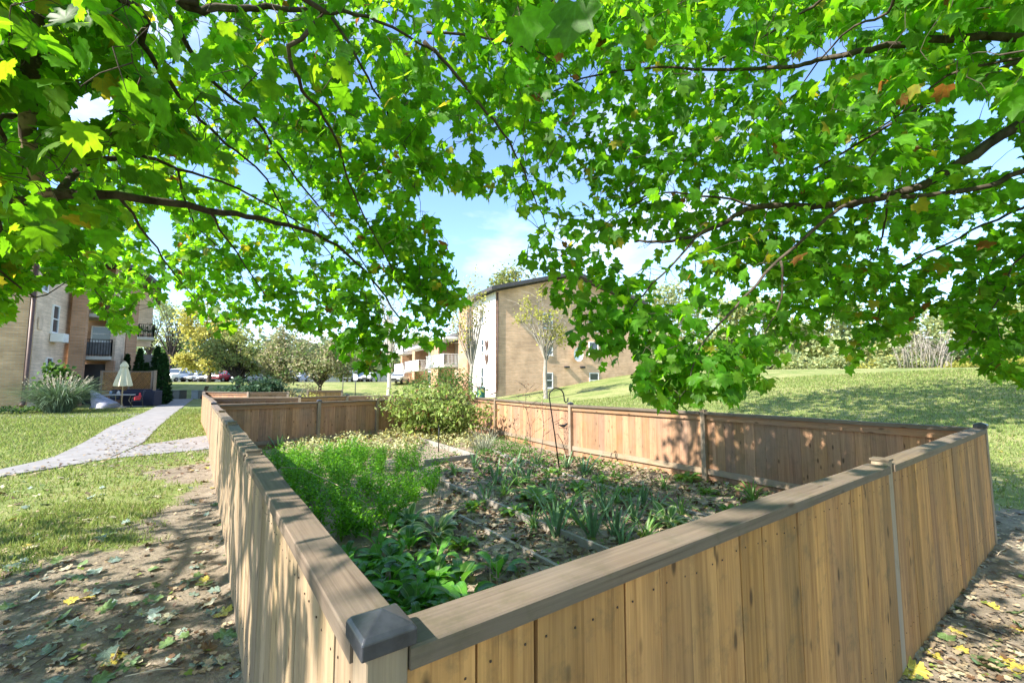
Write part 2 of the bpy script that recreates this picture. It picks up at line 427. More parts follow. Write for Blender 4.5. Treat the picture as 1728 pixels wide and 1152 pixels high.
M['bark_pale'] = barkmat('lichened_bark', (0.05, 0.035, 0.025), (0.14, 0.10, 0.08), white=(0.36, 0.27, 0.18))
M['bark_grey'] = barkmat('grey_bark', (0.20, 0.17, 0.14), (0.42, 0.38, 0.32), 8)
M['twig_white'] = barkmat('pale_bark', (0.42, 0.38, 0.32), (0.62, 0.58, 0.52), 8)
M['maple'] = foliage('maple_leaves', (0.065, 0.185, 0.016), (0.250, 0.60, 0.012), 0.50, True, 0.22, 0.62,
    accents=[(0.80, (0.09, 0.20, 0.02), (0.36, 0.62, 0.015)), (0.975, (0.26, 0.22, 0.03), (0.65, 0.55, 0.03)), (0.994, (0.20, 0.08, 0.03), (0.40, 0.14, 0.03))])

# ------------------------------------------------------------------ plan of the garden
FH = 1.15
def gp(x, y): return Vector((x, y, G(x, y)))
Npt = (-0.25, 0.88); Q1 = (2.20, 2.65); Cpt = (4.84, 4.58)
P1 = (-1.73, 2.97); P2 = (-3.14, 4.96); P3 = (-4.62, 7.03); Apt = (-6.72, 9.95)
D1 = (3.15, 7.25); D2 = (1.33, 9.90); D3 = (-0.47, 13.2); Bpt = (-1.75, 15.6)
E1 = (-5.10, 11.65); E2 = (-3.98, 13.0)
GARDEN = [Npt, P1, P2, P3, Apt, E1, E2, Bpt, D3, D2, D1, Cpt, Q1]
PATH_L = [(-60, 808), (0, 794), (86, 775), (139, 749), (187, 720), (240, 698), (287, 674)]
PATH_R = [(-60, 822), (0, 806), (115, 787), (177, 777), (240, 749), (268, 720), (297, 696), (326, 673)]
pathL = [PG(*q) for q in PATH_L]; pathR = [PG(*q) for q in PATH_R]
path_poly = [(v.x, v.y) for v in pathL] + [(v.x, v.y) for v in pathR[::-1]]
spur = [PG(*q) for q in [(182, 775), (235, 752), (357, 734), (362, 757)]]
spur_poly = [(v.x, v.y) for v in spur]
strip = [PG(*q) for q in [(-80, 707), (-80, 700), (238, 697), (228, 703)]]
strip_poly = [(v.x, v.y) for v in strip]

def nz2(x, y, s=1.0, o=0.0): return noise.noise(Vector((x * s + o, y * s - o, o * 0.7)))
def dirtness(x, y):
    """1 = bare soil, 0 = lawn"""
    if inpoly(x, y, GARDEN): return 1.0
    n = nz2(x, y, 0.55, 3.1) * 0.9 + nz2(x, y, 1.9, 8.2) * 0.35 + nz2(x, y, 6.0, 1.2) * 0.15
    # bare earth round the camera, thinning with distance
    edge = 4.2 if x < 0 else 4.4 + 0.35 * x
    d = (edge - y) * 0.75 + n
    if x < 0 and y < 11: d = max(d, (x + 4.9 - 0.03 * y) * .8 + n * 1.2 - max(0, y - 7.5) * .6)
    # strip along the foot of the left fence
    ax, ay = Npt; bx, by = Apt; L = math.hypot(bx - ax, by - ay)
    dist = abs((bx - ax) * (ay - y) - (ax - x) * (by - ay)) / L
    if x < 1 and y < 11: d = max(d, 0.55 - dist * 0.9 + n)
    dx = max(0, x - 4.0)
    if x > 4: d = (7.4 - y - 0.18 * dx) * 0.5 + n * 1.2
    return sst(d * 0.9 + 0.45)

# ------------------------------------------------------------------ terrain: one sheet
def axis(lo, hi, a, b, fine, growth):
    xs = list(np.arange(a, b, fine)); s = fine
    x = a
    while x > lo: s *= growth; x -= s; xs.insert(0, x)
    s = fine; x = xs[-1]
    while x < hi: s *= growth; x += s; xs.append(x)
    return xs
gx = axis(-330, 330, -7.5, 9.5, 0.11, 1.09); gy = axis(-60, 600, 0.6, 10.5, 0.11, 1.07)
tv = []; tcv = []
for y in gy:
    for x in gx:
        z = G(x, y); dd = 0.0
        if -15 < x < 15 and -2 < y < 20:
            dd = dirtness(x, y)
            z += 0.018 * nz2(x, y, 2.3, 5) + 0.012 * nz2(x, y, 7.0, 2)
        ing = inpoly(x, y, GARDEN) if -8 < x < 6 and 0 < y < 17 else False
        if ing: z += 0.05 + 0.02 * nz2(x, y, 4.0, 9)
        tv.append((x, y, z)); tcv.append((dd, 1.0 if ing else 0.0, 0.5))
nxg = len(gx)
tf = []
for j in range(len(gy) - 1):
    for i in range(nxg - 1):
        a = j * nxg + i; tf += [(a, a + 1, a + nxg + 1), (a, a + nxg + 1, a + nxg)]
m, t, out = newmat('ground'); N = NT(t)
geo = N.n('ShaderNodeNewGeometry').outputs['Position']
at = N.n('ShaderNodeAttribute', attribute_name='Col'); sep = N.n('ShaderNodeSeparateColor', {'Color': at.outputs['Color']})
g1 = N.noise(geo, 0.45, 8, 0.7); g2 = N.noise(geo, 5.0, 7, 0.75); g3 = N.noise(N.mapping(geo, (60, 60, 20)), 1.0, 3, 0.6)
gmix = N.math('ADD', N.math('MULTIPLY', g1, 0.6), N.math('MULTIPLY', g2, 0.4))
grassc = N.ramp(gmix, [(0.33, (0.085, 0.150, 0.035)), (0.45, (0.17, 0.215, 0.065)), (0.55, (0.27, 0.275, 0.11)), (0.68, (0.36, 0.32, 0.18))])
grassc = N.mix(1.0, grassc, N.ramp(g3, [(0.3, (0.55, 0.55, 0.55)), (0.7, (1.35, 1.35, 1.3))]), 'MULTIPLY')
d1 = N.noise(geo, 3.0, 8, 0.7); d2 = N.noise(geo, 45.0, 4, 0.7)
dirtc = N.ramp(N.math('ADD', N.math('MULTIPLY', d1, 0.6), N.math('MULTIPLY', d2, 0.4)), [(0.3, (0.115, 0.092, 0.066)), (0.5, (0.235, 0.192, 0.142)), (0.68, (0.37, 0.31, 0.24))])
bedc = N.ramp(N.math('ADD', N.math('MULTIPLY', d1, 0.5), N.math('MULTIPLY', d2, 0.5)), [(0.3, (0.13, 0.10, 0.075)), (0.5, (0.31, 0.24, 0.18)), (0.68, (0.48, 0.40, 0.31))])
dirtc = N.mix(sep.outputs[1], dirtc, bedc)
thr = N.math('ADD', sep.outputs[0], N.math('MULTIPLY', N.math('SUBTRACT', N.noise(geo, 14.0, 5, 0.7), 0.5), 0.9))
dm = N.ramp(thr, [(0.38, (0, 0, 0)), (0.60, (1, 1, 1))])
c = N.mix(dm, grassc, dirtc)
b = N.n('ShaderNodeBsdfPrincipled', {'Base Color': c, 'Roughness': 0.95, 'Specular IOR Level': 0.1})
hh = N.math('ADD', N.math('MULTIPLY', d2, 0.4), N.math('MULTIPLY', N.noise(geo, 16.0, 6, 0.7), 0.8))
t.links.new(N.bump(hh, 1.0, 0.028), b.inputs['Normal']); t.links.new(b.outputs[0], out.inputs[0]); M['ground'] = m
go = big_mesh('ground', np.array(tv), np.array(tf), M['ground'], col=np.array(tcv), smooth=True)
tag(go, kind='structure')

# paths
M['concrete'] = plain('pale_concrete', (0.225, 0.212, 0.20), 0.85, 0, 0.22, 3.0, 0.003)
M['asphalt'] = plain('asphalt', (0.075, 0.075, 0.08), 0.9, 0, 0.3, 3.0, 0.003)
def ribbon(name, A, B, mat, dz=0.02, step=0.8, th=0.1):
    mb = MB()
    def res(P_, n):
        d = [0]
        for a, b in zip(P_, P_[1:]): d.append(d[-1] + (b - a).length)
        o = []
        for k in range(n + 1):
            s = d[-1] * k / n; i = max(j for j in range(len(d)) if d[j] <= s + 1e-9); i = min(i, len(P_) - 2)
            o.append(P_[i].lerp(P_[i + 1], (s - d[i]) / max(1e-9, d[i + 1] - d[i])))
        return o
    n = max(2, int(sum((b - a).length for a, b in zip(A, A[1:])) / step))
    a = res(A, n); b = res(B, n); nc = 5
    rows = []
    for p, q in zip(a, b):
        row = []
        for k in range(nc + 1):
            w = p.lerp(q, k / nc); row.append(mb.vert((w.x, w.y, G(w.x, w.y) + dz)))
        row.insert(0, mb.vert((p.x, p.y, G(p.x, p.y) + dz - th))); row.append(mb.vert((q.x, q.y, G(q.x, q.y) + dz - th)))
        rows.append(row)
    for i in range(n):
        for k in range(nc + 2): mb.face((rows[i][k], rows[i][k + 1], rows[i + 1][k + 1], rows[i + 1][k]))
    o = mb.build(name, mat); tag(o, kind='structure'); return o
ribbon('path', pathL, pathR, M['concrete'], 0.03)
ribbon('path', [spur[0], spur[3]], [spur[1], spur[2]], M['concrete'], 0.018)
ribbon('path', [strip[0], strip[3]], [strip[1], strip[2]], M['concrete'], 0.022)
car = [Vector((-90, 66, 0)), Vector((25, 72, 0))]; car2 = [Vector((-90, 100, 0)), Vector((25, 106, 0))]
ribbon('parking_lot', car, car2, M['asphalt'], 0.04, 3.0)

# ------------------------------------------------------------------ fences
def pyramid_cap(mb, x, y, z, w, h1, h2, rot):
    a = Vector((math.cos(rot), math.sin(rot), 0)) * w / 2; b = Vector((-math.sin(rot), math.cos(rot), 0)) * w / 2
    c = Vector((x, y, z))
    lo = [mb.vert(c + a * i + b * j) for i, j in ((-1, -1), (1, -1), (1, 1), (-1, 1))]
    mi = [mb.vert(c + a * i + b * j + Vector((0, 0, h1))) for i, j in ((-1, -1), (1, -1), (1, 1), (-1, 1))]
    inn = [mb.vert(c + a * i * 0.88 + b * j * 0.88 + Vector((0, 0, h1 + 0.007))) for i, j in ((-1, -1), (1, -1), (1, 1), (-1, 1))]
    top = mb.vert(c + Vector((0, 0, h1 + h2)))
    for k in range(4):
        k2 = (k + 1) % 4
        mb.face((lo[k], lo[k2], mi[k2], mi[k])); mb.face((mi[k], mi[k2], inn[k2], inn[k])); mb.face((inn[k], inn[k2], top))
    mb.face(lo[::-1])
def fence_run(pts, inside, label, out_mat, in_mat, start_post='cap', end_post='cap', mids=None, group=None, bw=0.158, far=False, height=FH, postcaps=(), between=False):
    """pts: post positions; inside: +1 if the plot lies to the left of the run direction"""
    root = empty('garden_fence', gp(*pts[0]), 0, label, 'fence', group)
    n = len(pts)
    for i in range(n):
        if i == 0 and start_post is None: continue
        if i == n - 1 and end_post is None: continue
        x, y = pts[i]; q = pts[min(i + 1, n - 1)]; p = pts[max(i - 1, 0)]
        rot = math.atan2(q[1] - p[1], q[0] - p[0])
        z = G(x, y); corner = i in (0, n - 1)
        kind = start_post if i == 0 else end_post if i == n - 1 else ('cap' if i in postcaps else 'flat')
        mb = MB(); w = 0.092 if far else 0.08
        ex = 0.022 if kind == 'flat' else 0.03
        d = Vector((math.cos(rot), math.sin(rot), 0)); sd = Vector((-d.y, d.x, 0))
        # intermediate posts sit on the inner side, with their outer face flush with the boards
        off = sd * inside * (0.0 if corner else 0.007 if between else 0.026)
        c = Vector((x, y, 0)) + off
        mb.obox((c.x, c.y, z + (height + ex) / 2 - 0.05), d * w / 2, sd * w / 2, (0, 0, (height + ex) / 2 + 0.05), grain=2)
        po = mb.build('post', M['wood_post'], root, bevel=0 if far else 0.004)
        if kind == 'cap':
            mc = MB(); pyramid_cap(mc, c.x, c.y, z + height + ex - 0.024, 0.104, 0.030, 0.028, rot)
            mc.build('post_cap', M['black_cap'], po, bevel=0 if far else 0.003)
        elif kind == 'flat' and not far:
            mc = MB(); mc.obox((c.x, c.y, z + height + ex + 0.006), d * 0.046, sd * 0.046, (0, 0, 0.006), grain=0)
            mc.build('post_cap', M['wood_cap'], po)
    for i in range(n - 1):
        a = Vector((pts[i][0], pts[i][1], 0)); b = Vector((pts[i + 1][0], pts[i + 1][1], 0)); d = (b - a); L = d.length; d.normalize()
        sd = Vector((-d.y, d.x, 0)) * inside; za = G(a.x, a.y); zb = G(b.x, b.y)
        s0, s1 = 0.042, L - 0.042
        t0 = s0 if between else 0.012; mb = MB(); k = max(1, round((L - 2 * t0) / bw)); w = (L - 2 * t0) / k
        for j in range(k):
            s = t0 + (j + .5) * w; f = s / L; zz = za + (zb - za) * f
            jit = R.uniform(-0.0015, 0.0015); lean = R.uniform(-0.0012, 0.0012) if between else 0.0
            c = a + d * s + sd * (-0.024 + jit); hgt = height - 0.045
            gap = R.uniform(0.0022, 0.0046) if between else 0.0012
            lo = -0.06 + R.uniform(0, 0.01)
            mb.obox(c + Vector((0, 0, zz + (hgt + lo) / 2)), d * (w / 2 - gap / 2), sd * 0.0095, Vector((lean * d.x * 8, lean * d.y * 8, (hgt - lo) / 2)), grain=2)
        mb.build('board_panel', [out_mat if not far else in_mat], root, bevel=0 if far else 0.0018)
        if between:                                # nail heads, two per board at both rails
            mb = MB()
            for j in range(k):
                for hz in (0.20, height - 0.10):
                    for e in (-.3, .3):
                        s = t0 + (j + .5 + e) * w; f = s / L; q = a + d * s + sd * (-.0345) + Vector((0, 0, za + (zb - za) * f + hz + R.uniform(-.008, .008)))
                        mb.obox(q, d * .0022, sd * .0012, (0, 0, .0022))
            mb.build('nail_heads', M['darkmetal_nail'], root)
        mb = MB()
        A = a + d * s0 + Vector((0, 0, za)); B = a + d * s1 + Vector((0, 0, zb)); up = Vector((0, 0, 1))
        # cap plank, slightly wavy like an old plank
        segs = 1 if far else 7; wav = [0] + [R.uniform(-0.004, 0.004) for _ in range(segs - 1)] + [0]
        cw = 0.114
        uo = (R.random() * 50, R.random() * 50); colr = (R.random(), R.random(), R.random())
        ring = []
        Lc = (B - A).length
        for q in range(segs + 1):
            p = A.lerp(B, q / segs) + sd * 0.012
            hw = cw / 2 + wav[q]; zt = height + wav[q] * 0.6; zb_ = height - 0.042
            ring.append([mb.vert(p + sd * (hw * e) + up * zz_, colr) for e, zz_ in ((-1, zb_), (-1, zt - .004), (-0.93, zt), (0.93, zt), (1, zt - .004), (1, zb_))])
        per = [0, .038, .046, .18, .19, .23]
        for q in range(segs):
            u0_, u1_ = Lc * q / segs, Lc * (q + 1) / segs
            for e in range(6):
                e2 = (e + 1) % 6; v0, v1 = per[e], (per[e2] if e2 else .37)
                mb.face((ring[q][e], ring[q][e2], ring[q + 1][e2], ring[q + 1][e]),
                        [(u0_ + uo[0], v0 + uo[1]), (u0_ + uo[0], v1 + uo[1]), (u1_ + uo[0], v1 + uo[1]), (u1_ + uo[0], v0 + uo[1])])
        mb.face(ring[0]); mb.face(ring[-1][::-1])
        mb.build('cap_plank', M['wood_cap'], root)
        mb = MB(); off = sd * 0.006
        mb.beam(A + off + up * (height - 0.042 - 0.046), B + off + up * (height - 0.042 - 0.046), 0.036, 0.088)
        mb.build('top_rail', M['wood_in'] if not far else M['wood_in'], root)
        mb = MB()
        mb.beam(A + off + up * 0.20, B + off + up * 0.20, 0.036, 0.088)
        mb.build('bottom_rail', M['wood_post'], root)
    return root
fence_run([Npt, P1, P2, P3, Apt], -1, 'weathered pale board fence running away from the near corner post beside the bare soil', M['wood_old'], M['wood_in'], 'cap', 'cap', group='fences round the garden plots', between=True)
fence_run([Npt, Q1, Cpt], 1, 'warm tan board fence across the front, its outer face towards the camera', M['wood_new'], M['wood_in'], None, 'cap', group='fences round the garden plots', between=True)
fence_run([Cpt, D1, D2, D3, Bpt], 1, 'board fence below the grassy hill, its inner face dappled with sun', M['wood_in'], M['wood_in'], None, 'flat', group='fences round the garden plots', postcaps=(2,))
fence_run([Apt, E1, E2, Bpt], -1, 'shaded brown board fence closing the far end of the garden behind pale ground cover', M['wood_in'], M['wood_in'], None, None, group='fences round the garden plots', postcaps=(1,))
def pf(px, py, h=1.05):                             # top-rail pixel of a far fence -> plan point
    r = ray(px, py); t = (h - 0.0 - CAMH) / r[2]
    return (r[0] * t, r[1] * t)
fence_run([(Apt[0] - 0.9, Apt[1] + 1.35), (-10.1, 14.7), (-12.6, 18.0), (-15.6, 22.3)], -1, 'fence seen end-on continuing past the far left corner towards the bank', M['wood_old'], M['wood_in'], None, 'cap', far=True, group='fences round the garden plots')
fence_run([(-10.1, 14.7), pf(506, 669.5), pf(586, 667.5), pf(680, 667)], -1, 'second fence line behind the front garden with small black post caps', M['wood_in'], M['wood_in'], None, 'cap', far=True, group='fences round the garden plots', postcaps=(1, 2))
fence_run([(-15.6, 22.3), pf(420, 661.5), pf(486, 661)], -1, 'farthest low fence in front of the dark spreading bush', M['wood_in'], M['wood_in'], None, 'flat', far=True, group='fences round the garden plots')
fence_run([pf(519, 658.5), pf(577, 658)], -1, 'short sunlit orange fence piece beyond the yellow weeds', M['wood_new'], M['wood_new'], 'flat', 'flat', far=True, group='fences round the garden plots')

# ------------------------------------------------------------------ the two maples over the camera
OPEN = [(-200, 560), (0, 555), (40, 500), (95, 480), (150, 515), (200, 575), (235, 580), (262, 530), (290, 480), (305, 500), (330, 545), (375, 590),
        (405, 560), (440, 555), (500, 560), (545, 575), (585, 620), (620, 655), (650, 640), (670, 595), (700, 580), (735, 610), (757, 580), (752, 545), (790, 520),
        (772, 460), (745, 400), (735, 360), (700, 375), (690, 350), (720, 330), (770, 330), (810, 345), (850, 335), (868, 385), (905, 355), (895, 400), (880, 440), (905, 490), (960, 540),
        (960, 590), (1005, 630), (1035, 645), (1045, 600), (1060, 580), (1080, 620), (1058, 660), (1100, 690), (1140, 705), (1200, 680), (1245, 700), (1290, 665), (1335, 600), (1375, 575), (1410, 600),
        (1435, 640), (1470, 600), (1525, 590), (1560, 530), (1600, 545), (1612, 600), (1660, 640), (1728, 665), (1900, 680), (1900, 1500), (-200, 1500)]
SKYGAPS = [(150, 190, 42, 30), (338, 62, 20, 28), (425, 300, 35, 26), (335, 290, 26, 16), (1372, 110, 30, 30), (1415, 78, 26, 14), (1690, 262, 42, 32), (1645, 190, 40, 22), (1062, 440, 22, 24), (1415, 560, 30, 14),
           (270, 395, 26, 38), (1470, 40, 22, 16), (745, 225, 26, 16), (835, 275, 26, 22), (975, 330, 26, 20), (1135, 500, 24, 20), (620, 355, 22, 12), (955, 15, 30, 14), (500, 430, 14, 12), (1230, 40, 12, 22), (60, 455, 18, 12),
           (240, 545, 18, 40), (1280, 470, 16, 16), (1600, 490, 16, 12), (875, 245, 12, 14), (780, 260, 14, 16)]
CTRL = [(0, 0, 1.1, 2.0), (200, 120, 1.1, 2.6), (60, 300, 1.3, 3.0), (330, 200, 1.6, 4.6), (450, 60, 1.5, 3.8), (80, 470, 3.0, 5.0), (250, 430, 4.2, 6.8), (430, 350, 3.6, 7.0), (620, 120, 1.9, 4.2),
        (650, 260, 2.4, 5.0), (700, 500, 3.4, 4.6), (620, 600, 3.8, 4.6), (430, 520, 4.3, 6.0), (850, 130, 2.3, 4.6), (950, 340, 3.0, 4.4), (990, 550, 3.0, 3.8), (1150, 620, 2.7, 3.6), (1150, 180, 2.6, 4.8), (1350, 400, 2.7, 4.6),
        (1500, 180, 2.2, 4.4), (1480, 570, 3.8, 5.0), (1700, 40, 1.8, 3.6), (1690, 600, 3.2, 4.4), (1300, 50, 2.3, 4.6)]
ctrl = np.array(CTRL, float)
def drange(px, py):
    d2 = (ctrl[None, :, 0] - px[:, None]) ** 2 + (ctrl[None, :, 1] - py[:, None]) ** 2 + 400.0
    w = 1 / d2 ** 1.6; w /= w.sum(1)[:, None]
    return w @ ctrl[:, 2], w @ ctrl[:, 3]
def is_open(px, py, marg=0.0):
    o = inpoly_np(px, py - marg, OPEN)
    for x, y, a, b in SKYGAPS: o |= ((px - x) / a) ** 2 + ((py - y) / b) ** 2 < 1
    return o
def in_frame(X, Y, Z, marg=60):
    px, py, d = proj(X, Y, Z)
    return (d > 0.02) & (px > -marg) & (px < 1728 + marg) & (py > -marg) & (py < 1152 + marg), px, py, d

LEFT_BR = [
 ([(-60, 335, 2.6), (100, 328, 2.7), (200, 330, 2.8), (350, 352, 3.2), (440, 370, 3.6), (530, 395, 4.1), (600, 440, 4.5), (650, 500, 4.7), (690, 560, 4.6)], .034, .006),
 ([(100, 328, 2.7), (140, 277, 2.9), (200, 266, 3.1), (250, 265, 3.3), (300, 285, 3.5), (400, 320, 4.0), (520, 388, 4.7), (580, 460, 5.2)], .026, .005),
 ([(270, -40, 2.2), (300, 2, 2.3), (340, 15, 2.4), (400, 12, 2.5), (470, 15, 2.6), (560, 20, 2.8), (640, 35, 3.0), (720, 80, 3.2)], .026, .008),
 ([(290, 30, 2.7), (350, 130, 3.3), (430, 200, 3.9), (470, 260, 4.4), (530, 340, 4.9), (600, 420, 5.3), (640, 500, 5.6), (655, 560, 5.4)], .018, .004),
 ([(150, -20, 1.9), (240, 70, 2.2), (300, 160, 2.8), (380, 240, 3.4), (450, 300, 4.0), (500, 400, 4.6), (560, 520, 5.0)], .016, .004),
 ([(480, -20, 2.0), (490, 80, 2.15), (510, 150, 2.35), (560, 220, 2.8), (600, 330, 3.4), (660, 450, 4.0), (705, 540, 4.3)], .013, .003),
 ([(560, 30, 2.9), (620, 130, 3.1), (660, 200, 3.4), (700, 280, 3.7)], .012, .003),
 ([(715, 70, 3.2), (760, 115, 3.3), (820, 190, 3.5), (860, 240, 3.7), (900, 330, 4.0), (925, 390, 4.1)], .017, .004),
 ([(720, 55, 3.2), (800, 60, 3.3), (880, 80, 3.4), (930, 100, 3.5), (990, 155, 3.7)], .012, .003),
 ([(200, 330, 2.8), (250, 400, 3.6), (300, 470, 4.6), (360, 540, 5.2)], .012, .003),
 ([(-60, 180, 2.2), (0, 210, 2.2), (60, 330, 2.8), (110, 420, 3.6), (180, 520, 4.2)], .014, .003),
 ([(-60, 335, 2.6), (-20, 430, 3.4), (60, 500, 4.0), (120, 470, 4.2)], .016, .003),
 ([(350, 352, 3.2), (400, 430, 4.2), (450, 500, 5.0), (500, 540, 5.4)], .010, .003),
 ([(300, 285, 3.5), (330, 380, 4.6), (400, 450, 5.6), (420, 520, 6.0)], .010, .003),
]
RIGHT_BR = [
 ([(1900, 60, 2.8), (1760, 62, 3.0), (1660, 62, 3.1), (1540, 72, 3.2), (1450, 87, 3.3), (1380, 100, 3.5), (1330, 112, 3.6), (1200, 118, 3.9), (1080, 115, 4.1), (980, 135, 4.2), (910, 165, 4.2)], .030, .005),
 ([(1900, 60, 3.2), (1780, 165, 3.4), (1728, 205, 3.5), (1640, 262, 3.6), (1560, 310, 3.7), (1470, 337, 3.8), (1400, 347, 3.8), (1280, 348, 3.8), (1240, 365, 3.8), (1180, 395, 3.9), (1120, 407, 4.0), (1072, 408, 4.1)], .046, .010),
 ([(1180, 395, 3.9), (1130, 450, 3.9), (1075, 510, 3.8), (1030, 560, 3.7), (1010, 610, 3.6)], .012, .003),
 ([(1860, 240, 3.4), (1728, 287, 3.5), (1640, 320, 3.5), (1480, 335, 3.4), (1417, 352, 3.4), (1317, 440, 3.4), (1237, 523, 3.4), (1180, 590, 3.3), (1165, 650, 3.2)], .024, .004),
 ([(1860, 40, 2.8), (1728, 100, 3.0), (1545, 187, 3.3), (1423, 257, 3.6), (1350, 300, 3.8), (1288, 320, 4.0)], .017, .004),
 ([(1440, -40, 3.0), (1388, 0, 3.1), (1330, 35, 3.3), (1235, 92, 3.5), (1190, 112, 3.6)], .014, .004),
 ([(1860, 310, 4.0), (1728, 350, 4.1), (1640, 390, 4.2), (1560, 430, 4.3), (1500, 475, 4.4), (1480, 540, 4.4)], .016, .004),
 ([(1860, 400, 3.6), (1728, 430, 3.7), (1690, 500, 3.8), (1640, 560, 3.9)], .014, .003),
 ([(1317, 440, 3.4), (1320, 500, 3.5), (1290, 560, 3.5), (1240, 640, 3.3)], .010, .003),
 ([(1728, 100, 3.0), (1600, 130, 3.2), (1480, 220, 3.4), (1340, 270, 3.8), (1270, 420, 3.9)], .012, .003),
 ([(1500, 325, 3.7), (1480, 420, 4.2), (1420, 500, 4.5), (1400, 560, 4.6)], .010, .003),
 ([(1280, 348, 3.8), (1180, 330, 3.9), (1100, 330, 4.0), (1000, 400, 4.0), (960, 490, 3.8)], .012, .003),
 ([(1580, -40, 2.6), (1500, 20, 2.8), (1420, 60, 3.1), (1340, 160, 3.6), (1250, 240, 4.0)], .012, .003),
]
TRUNK = {'L': (-5.2, -0.6), 'R': (6.6, 1.6)}
def smooth_path(pts, k=4):
    out = []
    for i in range(len(pts) - 1):
        p0 = pts[max(0, i - 1)]; p1 = pts[i]; p2 = pts[i + 1]; p3 = pts[min(len(pts) - 1, i + 2)]
        for j in range(k):
            t = j / k
            out.append(0.5 * ((2 * p1) + (p2 - p0) * t + (2 * p0 - 5 * p1 + 4 * p2 - p3) * t * t + (3 * p1 - p0 - 3 * p2 + p3) * t ** 3))
    out.append(pts[-1]); return out

